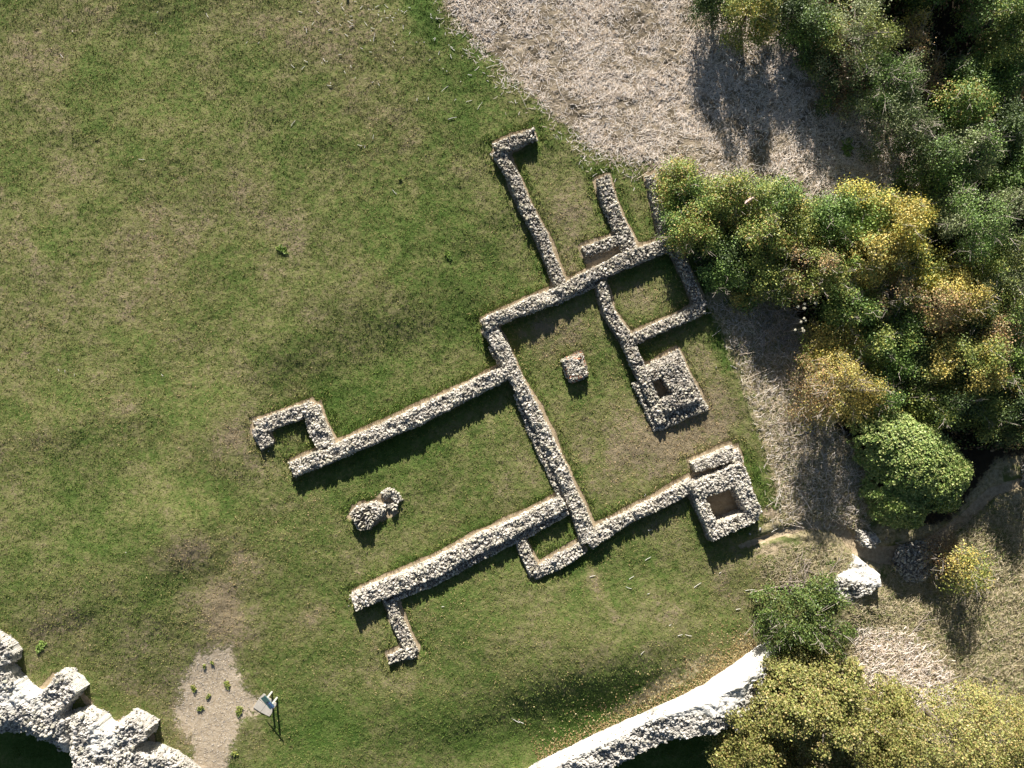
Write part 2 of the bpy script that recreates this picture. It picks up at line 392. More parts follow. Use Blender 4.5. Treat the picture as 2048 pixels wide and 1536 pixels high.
brown = (0.55 * blob(470, 880, 60, 50) + 0.85 * blob(372, 1108, 62, 34, -0.3) + 0.45 * blob(480, 1120, 30, 40) + 0.55 * blob(440, 1190, 34, 60, 0.2) + 0.8 * blob(452, 1240, 34, 50, 0.25)
         + 0.5 * blob(100, 1245, 46, 30) + 0.45 * blob(620, 1240, 50, 26, -0.5) + 0.65 * blob(1192, 1170, 14, 36, -0.35) + 0.5 * blob(1225, 1225, 10, 34, -0.4)
         + 0.6 * blob(375, 1420, 40, 70) + 0.5 * blob(1330, 900, 130, 80, -0.5) + 0.4 * blob(1100, 700, 60, 60) + 0.4 * blob(1240, 900, 60, 80) + 0.3 * blob(1160, 660, 90, 40) + 0.45 * blob(1110, 640, 60, 22, -0.45) + 0.35 * blob(1330, 870, 60, 50)
         + 0.7 * blob(1150, 430, 60, 110, -0.45) + 0.6 * blob(1130, 540, 26, 40) + 0.45 * blob(1290, 400, 30, 80) + 0.4 * blob(1310, 585, 50, 30) + 0.5 * blob(1430, 850, 60, 120, -0.2)
         + 0.3 * blob(1470, 1170, 90, 60) + 0.5 * blob(1380, 1340, 120, 22, -0.5) + 0.3 * blob(500, 40, 120, 60) + 0.25 * blob(60, 110, 60, 90) + 0.3 * blob(700, 80, 120, 60) + 0.22 * blob(560, 480, 70, 40) + 0.35 * blob(1010, 380, 14, 70, -0.42)
         + 0.2 * blob(250, 520, 200, 160))
lush = (0.40 * sstep(FP, -1.3, -0.4) * (1 - sstep(FP, -0.28, -0.1)) * (0.55 + 0.45 * fbm(X, Y, 0.35, 2, 9)) + 0.3 * blob(880, 520, 160, 120) + 0.4 * blob(800, 740, 190, 60, -0.4)
        + 0.5 * blob(1230, 1420, 170, 60, -0.35) + 0.45 * blob(980, 1470, 220, 70, -0.1) + 0.25 * blob(850, 900, 160, 60, -0.4) + 0.3 * blob(560, 700, 120, 60)
        + 0.3 * blob(180, 1000, 120, 120) + 0.6 * blob(1520, 960, 16, 60, -0.35) + 0.55 * blob(1440, 690, 16, 60, -0.3) + 0.3 * blob(30, 30, 70, 60) + 0.35 * blob(140, 1350, 60, 30, 0.5) + 0.4 * blob(640, 1450, 120, 70) + 0.8 * blob(850, 40, 30, 60, -0.5) + 0.25 * blob(900, 120, 80, 60)
        + 0.3 * blob(930, 200, 90, 90))
lush += 0.6 * outer_left
brown *= 0.66
reed *= (1 - soil); dry = np.clip(dry, 0, 1.2)
tuft = fbm(X, Y, 3.1, 3, 21) * 0.035 + fbm(X, Y, 1.1, 2, 33) * 0.03
rough = 1 + 1.6 * np.clip(dry, 0, 1) + 1.2 * reed
Zg = Z + tuft * rough * (1 - 0.75 * np.clip(soil + gravel, 0, 1))
Zg -= 0.07 * sstep(FP, -0.55, -0.2)          # turf edge stands above the bare strip
Zg -= 0.05 * gravel + 0.5 * (poly_sdf(X, Y, B2H) > -0.15) + 0.35 * (poly_sdf(X, Y, B1H) > -0.1)
Zg -= 0.22 * sstep(pd, -8, 4)
ny, nx = X.shape
idx = np.arange(ny * nx).reshape(ny, nx)
q = np.stack([idx[:-1, :-1], idx[:-1, 1:], idx[1:, 1:], idx[1:, :-1]], -1).reshape(-1, 4)
V = np.stack([X, Y, Zg], -1).reshape(-1, 3)
mA = np.stack([reed, dry, soil], -1).reshape(-1, 3); mB = np.stack([lush, brown, gravel], -1).reshape(-1, 3)
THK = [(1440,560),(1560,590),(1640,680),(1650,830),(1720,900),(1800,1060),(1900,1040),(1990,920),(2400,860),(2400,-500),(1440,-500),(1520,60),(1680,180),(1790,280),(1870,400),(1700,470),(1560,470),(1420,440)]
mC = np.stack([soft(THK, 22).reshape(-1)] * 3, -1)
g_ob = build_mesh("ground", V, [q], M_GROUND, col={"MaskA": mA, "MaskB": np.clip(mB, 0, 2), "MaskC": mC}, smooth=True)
g_ob["kind"] = "structure"; g_ob["label"] = "mown lawn, bare strips and rough dry grass of the old fort"

def ZG(x, y):
    """ground level under a point, from the mesh"""
    x = np.atleast_1d(x); y = np.atleast_1d(y)
    i = np.clip(np.searchsorted(gx, x) - 1, 0, nx - 2); j = np.clip(np.searchsorted(gy, y) - 1, 0, ny - 2)
    fx = (x - gx[i]) / (gx[i + 1] - gx[i]); fy = (y - gy[j]) / (gy[j + 1] - gy[j])
    return (Zg[j, i] * (1 - fx) + Zg[j, i + 1] * fx) * (1 - fy) + (Zg[j + 1, i] * (1 - fx) + Zg[j + 1, i + 1] * fx) * fy
def PG(px, py, dz=0.0):
    """point on the ground seen at a photo pixel"""
    z = 0.0
    for _ in range(6):
        x, y = P(px, py, z + dz); z = float(ZG(x, y)[0])
    return x, y, z

def sample(Aa, x, y):
    i = np.clip(np.searchsorted(gx, x) - 1, 0, nx - 2); j = np.clip(np.searchsorted(gy, y) - 1, 0, ny - 2); return Aa[j, i]
rs = np.random.default_rng(11)
n = 680000
bx_ = rs.uniform(-38, 30, n); by_ = rs.uniform(-28.5, 28.5, n)
k = (sample(reed, bx_, by_) < 0.5) & (sample(soil, bx_, by_) + sample(gravel, bx_, by_) < rs.uniform(0.1, 0.7, n)) & (sample(FP, bx_, by_) < -0.12) & (sample(dry, bx_, by_) < 0.6)
bx_, by_ = bx_[k], by_[k]; n = len(bx_)
br = sample(brown, bx_, by_); lu = sample(lush, bx_, by_); fpv = sample(FP, bx_, by_)
clump = vnoise(bx_ * 4.5, by_ * 4.5, 61); k = clump + rs.normal(0, 0.2, n) > 0.36
bx_, by_, br, lu, fpv, clump = bx_[k], by_[k], br[k], lu[k], fpv[k], clump[k]; n = len(bx_)
tt = np.clip(0.36 + 0.8 * br - 0.6 * lu + 0.30 * fbm(bx_, by_, 0.5, 3, 8) + 0.22 * fbm(bx_, by_, 0.12, 2, 28) + rs.normal(0, 0.22, n), 0, 1)[:, None]
gc = np.where(tt < 0.5, np.array((0.075, 0.125, 0.028)) * (1 - 2 * tt) + np.array((0.155, 0.165, 0.06)) * 2 * tt, np.array((0.155, 0.165, 0.06)) * (2 - 2 * tt) + np.array((0.34, 0.27, 0.17)) * (2 * tt - 1))
gc = gc * rs.uniform(0.75, 1.25, (n, 1)) * np.array((1.50, 1.38, 1.28))
hh = rs.uniform(0.035, 0.085, n) * (1 + 0.9 * ((fpv > -0.9) & (lu > 0.15))) * (1 - 0.3 * np.clip(br, 0, 1)); ww_ = rs.uniform(0.02, 0.045, n)
a = rs.uniform(0, 6.283, n); ln = rs.normal(0, 0.8, (n, 2)) * hh[:, None]
bz_ = ZG(bx_, by_) - 0.01
p0 = np.stack([bx_ - np.cos(a) * ww_, by_ - np.sin(a) * ww_, bz_], -1); p1 = np.stack([bx_ + np.cos(a) * ww_, by_ + np.sin(a) * ww_, bz_], -1); p2 = np.stack([bx_ + ln[:, 0], by_ + ln[:, 1], bz_ + hh], -1)
ob = build_mesh("grass", np.stack([p0, p1, p2], 1).reshape(-1, 3), [np.arange(3 * n).reshape(n, 3)], M_BLADE, col=np.repeat(gc, 3, 0))
tag(ob, "short mown grass blades covering the lawn", "grass", kind="stuff")

# ------------------------------------------------------------------ stones
def ico():
    t = (1 + 5 ** 0.5) / 2
    v = [(-1,t,0),(1,t,0),(-1,-t,0),(1,-t,0),(0,-1,t),(0,1,t),(0,-1,-t),(0,1,-t),(t,0,-1),(t,0,1),(-t,0,-1),(-t,0,1)]
    f = [(0,11,5),(0,5,1),(0,1,7),(0,7,10),(0,10,11),(1,5,9),(5,11,4),(11,10,2),(10,7,6),(7,1,8),(3,9,4),(3,4,2),(3,2,6),(3,6,8),(3,8,9),(4,9,5),(2,4,11),(6,2,10),(8,6,7),(9,8,1)]
    v = [np.array(a) / np.linalg.norm(a) for a in v]; cache = {}; nf = []
    def mid(a, b):
        k = (min(a, b), max(a, b))
        if k not in cache:
            m = v[a] + v[b]; v.append(m / np.linalg.norm(m)); cache[k] = len(v) - 1
        return cache[k]
    for a, b, c in f:
        ab, bc, ca = mid(a, b), mid(b, c), mid(c, a); nf += [(a, ab, ca), (b, bc, ab), (c, ca, bc), (ab, bc, ca)]
    return np.array(v), np.array(nf)
ICO_V, ICO_F = ico()
def rock_templates(n=10):
    r = np.random.default_rng(3); out = []
    for k in range(n):
        V = ICO_V.copy(); 
        for _ in range(9):     # knock flat facets off a ball
            d = r.normal(size=3); d /= np.linalg.norm(d); c = r.uniform(0.42, 0.78); s = V @ d
            V = V - np.outer(np.maximum(s - c, 0), d)
        V *= (1 + r.normal(size=(len(V), 1)) * 0.05)
        out.append(V)
    return np.array(out)
ROCKS = rock_templates()
def rotz(a):
    c, s = np.cos(a), np.sin(a); R = np.zeros((len(a), 3, 3)); R[:, 0, 0] = c; R[:, 0, 1] = -s; R[:, 1, 0] = s; R[:, 1, 1] = c; R[:, 2, 2] = 1; return R
def rotx(a):
    c, s = np.cos(a), np.sin(a); R = np.zeros((len(a), 3, 3)); R[:, 1, 1] = c; R[:, 1, 2] = -s; R[:, 2, 1] = s; R[:, 2, 2] = c; R[:, 0, 0] = 1; return R
def scatter_rocks(pos, size, cols, rs, flat=0.6, yaw=None, aspect=(0.6, 0.95), tilt=0.45):
    n = len(pos); T = ROCKS[rs.integers(0, len(ROCKS), n)]
    S = np.stack([size * 0.5, size * 0.5 * rs.uniform(*aspect, n), size * 0.5 * flat * rs.uniform(0.8, 1.25, n)], -1)
    a = rs.uniform(0, 6.283, n) if yaw is None else yaw
    R = rotz(a) @ rotx(rs.normal(0, tilt, n)) @ rotz(rs.normal(0, 0.3, n))
    V = np.einsum('nij,nkj->nki', R, T * S[:, None, :]) + pos[:, None, :]
    Fc = (ICO_F[None] + (np.arange(n) * len(ICO_V))[:, None, None]).reshape(-1, 3)
    return V.reshape(-1, 3), Fc, np.repeat(cols, len(ICO_V), 0)
def jgrid(x0, y0, x1, y1, s, rs, j=0.36):
    a, b = np.meshgrid(np.arange(x0, x1, s), np.arange(y0, y1, s * 0.9)); a[1::2] += s * 0.5
    a = a.ravel() + rs.uniform(-j, j, a.size) * s; b = b.ravel() + rs.uniform(-j, j, b.size) * s
    return a, b

STY = {  # mortar colour, stone colours, protrusion, spacing, stone size
 'A': dict(m=(0.085, 0.062, 0.042), c0=(0.31, 0.28, 0.235), c1=(0.68, 0.635, 0.56), dk=0.22, sp=0.22, sz=(0.13, 0.31), lump=0.08),
 'B': dict(m=(0.38, 0.34, 0.285), c0=(0.28, 0.255, 0.22), c1=(0.70, 0.655, 0.575), dk=0.18, sp=0.24, sz=(0.11, 0.32), lump=0.16),
 'C': dict(m=(0.47, 0.44, 0.39), c0=(0.32, 0.30, 0.27), c1=(0.58, 0.55, 0.50), dk=0.14, sp=0.30, sz=(0.14, 0.42), lump=0.26),
}
def stone_cols(n, s, rs):
    t = rs.beta(1.6, 1.5, n)[:, None]; c = np.array(s['c0']) * (1 - t) + np.array(s['c1']) * t
    c *= rs.uniform(0.88, 1.1, (n, 1)); 
    c[:, 2] *= rs.uniform(0.86, 1.05, n)
    dk = rs.random(n) < s['dk']; c[dk] *= rs.uniform(0.3, 0.6, (dk.sum(), 1))
    return c
def rubble(name, sdf, bbox, top, base, style, seed, parent=None, res=0.055, batter=0.13, slope=None, side=True, yaw=None, mod=None, stones_top=True, inner_smooth=None, extra_pos=None):
    """a rubble-built mass: mortared core following a plan outline, studded with separate stones, as one mesh"""
    s = STY[style]; rs = np.random.default_rng(seed); o = seed * 13.7
    x0, y0, x1, y1 = bbox; m = batter + 0.35
    xs = np.arange(x0 - m, x1 + m, res); ys = np.arange(y0 - m, y1 + m, res)
    A, B = np.meshgrid(xs, ys)
    def topz(a, b):
        z = top if slope is None else slope(a, b)
        z = z + s['lump'] * fbm(a + o, b, 1.6, 3, seed) + 0.05 * fbm(a, b + o, 5.5, 2, seed + 9) + 0.07 * fbm(a + o, b, 0.35, 2, seed + 4)
        if mod is not None: z = z + mod(a, b)
        return z
    wob = lambda a, b: 0.06 * fbm(a - o, b, 2.4, 2, seed + 2) + 0.07 * fbm(a, b - o, 0.7, 2, seed + 12)
    d = sdf(A, B) + wob(A, B)
    t = np.clip((d + batter) / batter, 0, 1)
    bz = base(A, B) - 0.35
    tz = topz(A, B) - 0.05 * (1 - sstep(d, 0, 0.25))
    cf = {'A': 4.9, 'B': 4.6, 'C': 3.7}[style]; ca, sa = math.cos(0.43), math.sin(0.43)
    wx_ = A + 0.10 * (vnoise(A * 3, B * 3, seed) - 0.5); wy_ = B + 0.10 * (vnoise(A * 3 + 9, B * 3, seed) - 0.5)
    gap, r1, r2, ox, oy = cells(wx_ * ca + wy_ * sa + o, (-wx_ * sa + wy_ * ca) * 1.35, cf, seed)
    gap2, q1, q2, ox2, oy2 = cells(A + o, B, cf * 2.3, seed + 40)
    am = {'A': 0.07, 'B': 0.11, 'C': 0.14}[style]
    if inner_smooth is not None: am = am * (1 - 0.85 * np.clip(inner_smooth(A, B), 0, 1))
    rel = am * (r1 - 0.5) + am * 0.8 * (ox * (r2 - 0.5) + oy * (_hash(np.floor(r1 * 999), np.floor(r2 * 999), 5) - 0.5)) - am * 0.9 * (1 - sstep(gap, 0.0, 0.22)) + 0.35 * am * (q1 - 0.5) - 0.25 * am * (1 - sstep(gap2, 0, 0.2))
    if yaw is not None: rel = rel * 0.2 - 0.07; r1 = r1 * 0.3; joint_k = 0.0
    Zc = bz + (tz + rel - bz) * t
    pit = (q2 > 0.93) & (r2 > 0.4); Zc = np.where(pit & (t > 0.9), Zc - am * 0.8, Zc)
    jit = 0.35 * res * (t > 0) * (t < 1)
    Ax = A + jit * (rs.random(A.shape) - 0.5); Bx = B + jit * (rs.random(A.shape) - 0.5)
    keep = t > 0
    ky, kx = keep.shape; idx = np.arange(ky * kx).reshape(ky, kx)
    cell = keep[:-1, :-1] | keep[1:, :-1] | keep[:-1, 1:] | keep[1:, 1:]
    q = np.stack([idx[:-1, :-1], idx[:-1, 1:], idx[1:, 1:], idx[1:, :-1]], -1)[cell]
    used = np.unique(q); remap = np.full(ky * kx, -1); remap[used] = np.arange(len(used)); q = remap[q]
    V = np.stack([Ax, Bx, Zc], -1).reshape(-1, 3)[used]
    v = (0.8 + 0.4 * vnoise(V[:, 0] * 3 + o, V[:, 1] * 3, seed + 6))[:, None]
    fl = lambda q_: q_.ravel()[used][:, None]
    stone = np.array(s['c0'])[None] * (1 - fl(r1)) + np.array(s['c1'])[None] * fl(r1)
    joint = sstep(fl(gap), 0.04, 0.22) * (0.55 if style == 'A' else 0.85)
    Cc = (np.array(s['m'])[None] * (1 - joint) + stone * joint) * v * (0.85 + 0.3 * fl(q1))
    if inner_smooth is not None:
        w = inner_smooth(V[:, 0], V[:, 1])[:, None]; Cc = Cc * (1 - w) + np.array((0.60, 0.58, 0.53))[None] * w * (0.9 + 0.2 * fl(q1))
    VV = [V]; FF = [q]; CC = [Cc]; off = len(V); tri = []
    def add(pos, size, cols, **k):
        nonlocal off
        a, f, c = scatter_rocks(pos, size, cols, rs, **k); VV.append(a); tri.append(f + off); CC.append(c); off += len(a)
    if stones_top:
        a, b = jgrid(x0 - 0.1, y0 - 0.1, x1 + 0.1, y1 + 0.1, s['sp'], rs)
        dd = sdf(a, b) + wob(a, b); k = dd > 0.0; a, b = a[k], b[k]
        if inner_smooth is not None:
            k = rs.random(len(a)) > inner_smooth(a, b); a, b = a[k], b[k]
        if style != 'A':
            k = vnoise(a * 1.3 + o, b * 1.3, seed + 31) + rs.normal(0, 0.16, len(a)) > (0.42 if style == 'C' else 0.36); a, b = a[k], b[k]
        sz = rs.uniform(*s['sz'], len(a)) * (1 + 0.35 * (rs.random(len(a)) < 0.10))
        z = topz(a, b) + sz * rs.uniform(-0.06, 0.16, len(a)) - 0.01
        yw = None if yaw is None else yaw(a, b, rs)
        kw = dict(flat=0.55, aspect=(0.5, 0.95)) if yaw is None else dict(flat=0.7, yaw=yw, aspect=(0.26, 0.4), tilt=0.15)
        add(np.stack([a, b, z], -1), sz if yaw is None else sz * 1.5, stone_cols(len(a), s, rs), **kw)
        # small packing stones
        a, b = jgrid(x0, y0, x1, y1, s['sp'] * 0.72, rs, 0.5)
        dd = sdf(a, b) + wob(a, b); k = (dd > 0.02) & (rs.random(len(a)) < (0.35 if style == 'A' else 0.45))
        if inner_smooth is not None: k &= rs.random(len(a)) > inner_smooth(a, b)
        a, b = a[k], b[k]; sz = rs.uniform(0.06, 0.12, len(a))
        add(np.stack([a, b, topz(a, b) + (0.01 if yaw is None else -0.08)], -1), sz, stone_cols(len(a), s, rs))
    if side:
        a, b = jgrid(x0 - 0.3, y0 - 0.3, x1 + 0.3, y1 + 0.3, 0.09, rs, 0.5)
        dd = sdf(a, b) + wob(a, b); k = (dd < 0.01) & (dd > -batter - 0.02); a, b, dd = a[k], b[k], dd[k]
        if inner_smooth is not None:
            k = rs.random(len(a)) > inner_smooth(a, b); a, b, dd = a[k], b[k], dd[k]
        tt = rs.uniform(0.15, 1.0, len(a)); bzz = base(a, b); z = bzz + (topz(a, b) - bzz) * tt
        # slide each stone out to the face at its own height
        e = 0.02; gxx = (sdf(a + e, b) - sdf(a - e, b)) / (2 * e); gyy = (sdf(a, b + e) - sdf(a, b - e)) / (2 * e)
        want = -batter * (1 - tt); sh = (want - dd); a2 = a + gxx * sh; b2 = b + gyy * sh
        sz = rs.uniform(0.12, 0.24, len(a))
        add(np.stack([a2, b2, z], -1), sz, stone_cols(len(a), s, rs), flat=0.7)
    if extra_pos is not None:
        a, b, sz = extra_pos(rs); add(np.stack([a, b, topz(a, b) + 0.03], -1), sz, stone_cols(len(a), s, rs))
    ob = build_mesh(name, np.concatenate(VV), [q] + tri, M_STONE, col=np.concatenate(CC))
    cx, cy = (x0 + x1) / 2, (y0 + y1) / 2
    if parent:
        ob.parent = parent; ob.matrix_parent_inverse = parent.matrix_world.inverted() if False else ob.matrix_parent_inverse
        local(ob, tuple(parent.location))
    else:
        zc = float(ZG(cx, cy)[0]); local(ob, (cx, cy, zc)); ob.location = (cx, cy, zc)
    return ob
def bbox_of(pts, w=0.0):
    a = np.array(pts); return (a[:, 0].min() - w, a[:, 1].min() - w, a[:, 0].max() + w, a[:, 1].max() + w)
def base_g(a, b): return ZG(a.ravel(), b.ravel()).reshape(a.shape)

ruin = empty("ruined_building", (*P(1180, 800), 0.0),
             "low flint rubble wall foundations of a ruined building, branching across the middle of the lawn", "ruin")
for i, (pts, wd, h, st) in enumerate(WW):
    f = lambda a, b, pts=pts, wd=wd: line_dist(a, b, pts, wd) - 0.07
    ob = rubble("wall", f, bbox_of(pts, max(wd)), h, base_g, st, 100 + i, ruin)
# footings: a low course standing out along the foot of three walls
FOOT = [([(1133,1022),(1045,1069),(957,1112),(869,1160),(790,1192)], [7,8,8,8,7], 0.34), ([(986,690),(1003,718),(1014,741)], [9,9,8], 0.28),
        ([(1186,566),(1158,580),(1110,602)], [6,6,6], 0.25), ([(1275,766),(1296,815),(1316,856)], [6,6,7], 0.22), ([(1320,851),(1365,832),(1411,812)], [7,6,6], 0.24),
        ([(1036,790),(1060,850),(1085,905),(1110,960),(1130,1005)], [5,6,6,6,5], 0.25)]
for i, (pts, wd, h) in enumerate(FOOT):
    pw = PP(pts, h); ww = [a * K0 for a in wd]
    rubble("footing", lambda a, b, pw=pw, ww=ww: line_dist(a, b, pw, ww), bbox_of(pw, max(ww)), h, base_g, 'A', 150 + i, ruin)
rubble("square_chamber", lambda a, b: np.minimum(poly_sdf(a, b, B1) - 0.06, -poly_sdf(a, b, B1H)), bbox_of(B1), 0.62, base_g, 'A', 131, ruin,
       mod=lambda a, b: -0.30 * (1 - sstep(poly_sdf(a, b, B1), 0.0, 0.55)))["label"] = "square stone block with a small sunken pit in its corner"
NOTCH = PP([(1463,1036),(1471,1034),(1476,1046),(1469,1050)], 0.75)
SLOT = PP([(1392,958),(1473,923),(1469,915),(1388,948)], 0.75)
def b2(a, b):
    d = np.minimum(poly_sdf(a, b, B2) - 0.06, -poly_sdf(a, b, B2H) - 0.04); d = np.minimum(d, -poly_sdf(a, b, NOTCH)); return np.minimum(d, -poly_sdf(a, b, SLOT))
rubble("square_chamber", b2, bbox_of(B2), 0.88, base_g, 'B', 132, ruin)["label"] = "square stone chamber with an open sunken floor and a notch in its lower wall"

# free-standing pillar stump with brick patches
def pil_cols(ob):
    me = ob.data; at = me.color_attributes["Col"]; n = len(me.vertices); c = np.empty(n * 4, np.float32); at.data.foreach_get("color", c); c = c.reshape(-1, 4)
    r = np.random.default_rng(4); base = me; k = len(ICO_V)
    for s0 in range(n - k * ((n // k) - 1), n - k, k):
        if r.random() < 0.16: c[s0:s0 + k, :3] = np.array((0.42, 0.20, 0.12)) * r.uniform(0.8, 1.2)
    at.data.foreach_set("color", c.ravel())
po = rubble("pillar_stump", lambda a, b: poly_sdf(a, b, PIL), bbox_of(PIL), 0.50, base_g, 'B', 140, batter=0.28); pil_cols(po)
tag(po, "square pillar stump of pale rubble and red brick standing alone inside the central room", "pillar")

# hearth: herringbone block, core block, curved kiln wall and stump
hearth = empty("hearth", (*P(745, 1025), 0.0), "herringbone stone hearth and round oven base on bare sandy earth in the open lawn", "hearth")
rubble("herringbone_block", lambda a, b: poly_sdf(a, b, HB), bbox_of(HB), 0.50, base_g, 'A', 141, hearth,
       yaw=lambda a, b, rs: np.where(np.floor((a * 0.87 + b * 0.5) / 0.36) % 2 == 0, 0.15, 1.1) + rs.normal(0, 0.12, len(a)))
rubble("core_block", lambda a, b: poly_sdf(a, b, HB2), bbox_of(HB2), 0.42, base_g, 'B', 142, hearth)
arc = PP([(768, 991), (774, 987), (782, 987), (790, 992), (794, 1001)], 0.35)
rubble("curved_wall", lambda a, b: line_dist(a, b, arc, [0.14, 0.18, 0.2, 0.2, 0.16]), bbox_of(arc, 0.2), 0.32, base_g, 'B', 143, hearth)
stp = PP([(781, 1011), (786, 1009), (793, 1011), (792, 1019), (786, 1021), (781, 1017)], 0.35)
rubble("stump", lambda a, b: poly_sdf(a, b, stp), bbox_of(stp), 0.38, base_g, 'A', 144, hearth)
st2 = PP([(767, 1010), (776, 1011), (776, 1015), (768, 1013)], 0.1)
rubble("kerb_stone", lambda a, b: poly_sdf(a, b, st2), bbox_of(st2), 0.12, base_g, 'B', 145, hearth)

# ------------------------------------------------------------------ curtain walls
HS_X = [1040, 1189, 1299, 1326, 1353, 1408, 1463, 1517, 1545, 1570]; HS = [0.7, 0.75, 0.75, 1.0, 1.5, 2.5, 2.4, 1.6, 1.1, 1.0]
def T_of(px): return np.interp(px, HS_X, HS)
inner0 = [(1010,1572),(1080,1537),(1189,1485),(1299,1430),(1353,1402),(1408,1373),(1463,1334),(1517,1296),(1545,1281)]
top_out = [(1566,1322),(1552,1345),(1536,1366),(1541,1400),(1536,1425),(1517,1450),(1496,1470),(1463,1461),(1408,1480),(1353,1488),(1312,1499),(1244,1532),(1150,1590)]
CT = PP(inner0, 0.0) + [P(a, b, float(T_of(a))) for a, b in top_out]
innerline = PP(inner0, 0.0)
HSW = [P(a, 0, 0)[0] for a in HS_X]
def curt_base(a, b): return np.where(line_dist(a, b, PP(CURT, 0), [0.35] * 8) > -1.2, -0.3, -3.4) + 0 * a
def lin(a, b): return -line_dist(a, b, innerline, [0.0] * len(innerline))
def csm(a, b):
    l = lin(a, b); strip = 0.10 + 0.9 * np.exp(-((a - P(1440, 0)[0]) / 2.4) ** 2) + 0.18 * fbm(a, b, 1.2, 2, 3)
    return 1 - sstep(l, strip, strip + 0.15)
def ctop(a, b):
    l = lin(a, b); return np.interp(a, HSW, HS) - 0.12 * np.clip(l, 0, 3)
rubble("curtain_wall", lambda a, b: poly_sdf(a, b, CT), bbox_of(CT), 2.5, curt_base, 'C', 160, res=0.065, batter=0.13, slope=ctop, inner_smooth=csm)
tag(bpy.data.objects["curtain_wall"], "tall white fortress wall with broken rubble top curving past the yellow oak at the bottom", "wall")

LT = PP([(-60,1235),(0,1279),(20,1300),(29,1311),(22,1330),(6,1338),(20,1356),(60,1395),(84,1384),(108,1346),(126,1348),(143,1363),(159,1383),(124,1421),
         (122,1436),(160,1428),(188,1440),(215,1462),(250,1434),(300,1460),(288,1482),(266,1502),(300,1512),(352,1534),(400,1580),(300,1600),(180,1560),(132,1536),(94,1509),(44,1485),(0,1480),(-60,1478)], 1.5)
def ltop(a, b):
    px, py = px_of(a, b, 1.5)
    # slab-like face sloping up from the lawn, then the ragged walk along the top, then the outer fall
    z = 1.5 - 0.8 * sstep(py - 0.42 * px, 1420, 1478) * (px < 130) - 0.5 * sstep(px, 290, 320)
    notch = np.exp(-((px - 130) / 9) ** 2) * 0.5 * sstep(py, 1400, 1430)
    return z - notch - 0.35 * np.exp(-((px - 8) / 12) ** 2 - ((py - 1340) / 12) ** 2)
def lsm(a, b):      # weathered chalky core showing as smoother slabs
    px, py = px_of(a, b, 1.5)
    f_ = fbm(a, b, 0.8, 3, 71)
    return np.clip(sstep(f_ + 0.9 * np.exp(-((px - 45) / 55) ** 2 - ((py - 1395) / 36) ** 2) + 0.45 * np.exp(-((px - 215) / 60) ** 2 - ((py - 1480) / 26) ** 2), 0.25, 0.6), 0, 0.95)
def lbase(a, b):
    px, py = px_of(a, b, 1.0); return np.where(py - 0.40 * px > 1420, -3.4, -0.2)
rubble("ruined_wall", lambda a, b: poly_sdf(a, b, LT) - 0.12 + 0.14 * fbm(a, b, 1.5, 3, 44), bbox_of(LT), 1.5, lbase, 'C', 161, res=0.065, batter=0.14, slope=ltop, inner_smooth=lsm)
tag(bpy.data.objects["ruined_wall"], "broken chalk-white fortress wall with stepped buttresses in the bottom left corner", "wall")

FT = PP([(1716,1112),(1745,1136),(1764,1150),(1762,1172),(1742,1188),(1715,1200),(1688,1206),(1655,1200),(1640,1185),(1672,1160),(1700,1142)], 0.35)
rubble("wall_fragment", lambda a, b: poly_sdf(a, b, FT), bbox_of(FT), 0.35, lambda a, b: np.full(a.shape, -2.2), 'C', 162, batter=0.35,
       slope=lambda a, b: 0.5 - 0.30 * np.clip((P(0, 1165)[1] - b), 0, 1.8) - 0.42 * np.clip(b - P(0, 1165)[1], 0, 2.0),
       inner_smooth=lambda a, b: 0.95 * sstep(b - P(0, 1168)[1] + 0.25 * fbm(a, b, 1.5, 2, 8) + 0.25 * (a - P(1710, 0)[0]), 0.05, 0.3))
tag(bpy.data.objects["wall_fragment"], "white rubble end of the broken wall beside the ivy-covered mound", "wall")
RB = PP([(1800,1100),(1838,1088),(1868,1098),(1862,1125),(1835,1150),(1812,1152),(1795,1128)], -1.2)
gz = float(ZG(*P(1830, 1120, -1.5))[0])
rubble("rubble_heap", lambda a, b: poly_sdf(a, b, RB), bbox_of(RB), gz + 0.45, base_g, 'A', 163, batter=0.5)
tag(bpy.data.objects["rubble_heap"], "heap of grey rubble in the shade of the round evergreen bush", "rubble")
RC = PP([(1722,1064),(1754,1072),(1762,1084),(1750,1094),(1730,1092)], 0.1)
rubble("wall_remnant", lambda a, b: poly_sdf(a, b, RC), bbox_of(RC), 0.12, lambda a, b: np.full(a.shape, -1.5), 'C', 164, batter=0.2, mod=lambda a, b: -0.12 * sstep(poly_sdf(a, b, RC), 0.2, 0.5))
tag(bpy.data.objects["wall_remnant"], "small white wall remnant at the grassy lip above the sunken path", "wall")
RD = PP([(2036,925),(2075,915),(2090,960),(2040,955)], -1.6)
gz = float(ZG(*P(2045, 940, -2.5))[0])
rubble("boulder_pile", lambda a, b: poly_sdf(a, b, RD), bbox_of(RD), gz + 0.6, base_g, 'A', 165, batter=0.5)
tag(bpy.data.objects["boulder_pile"], "pale stones in deep shade beside the path at the right edge", "rubble")

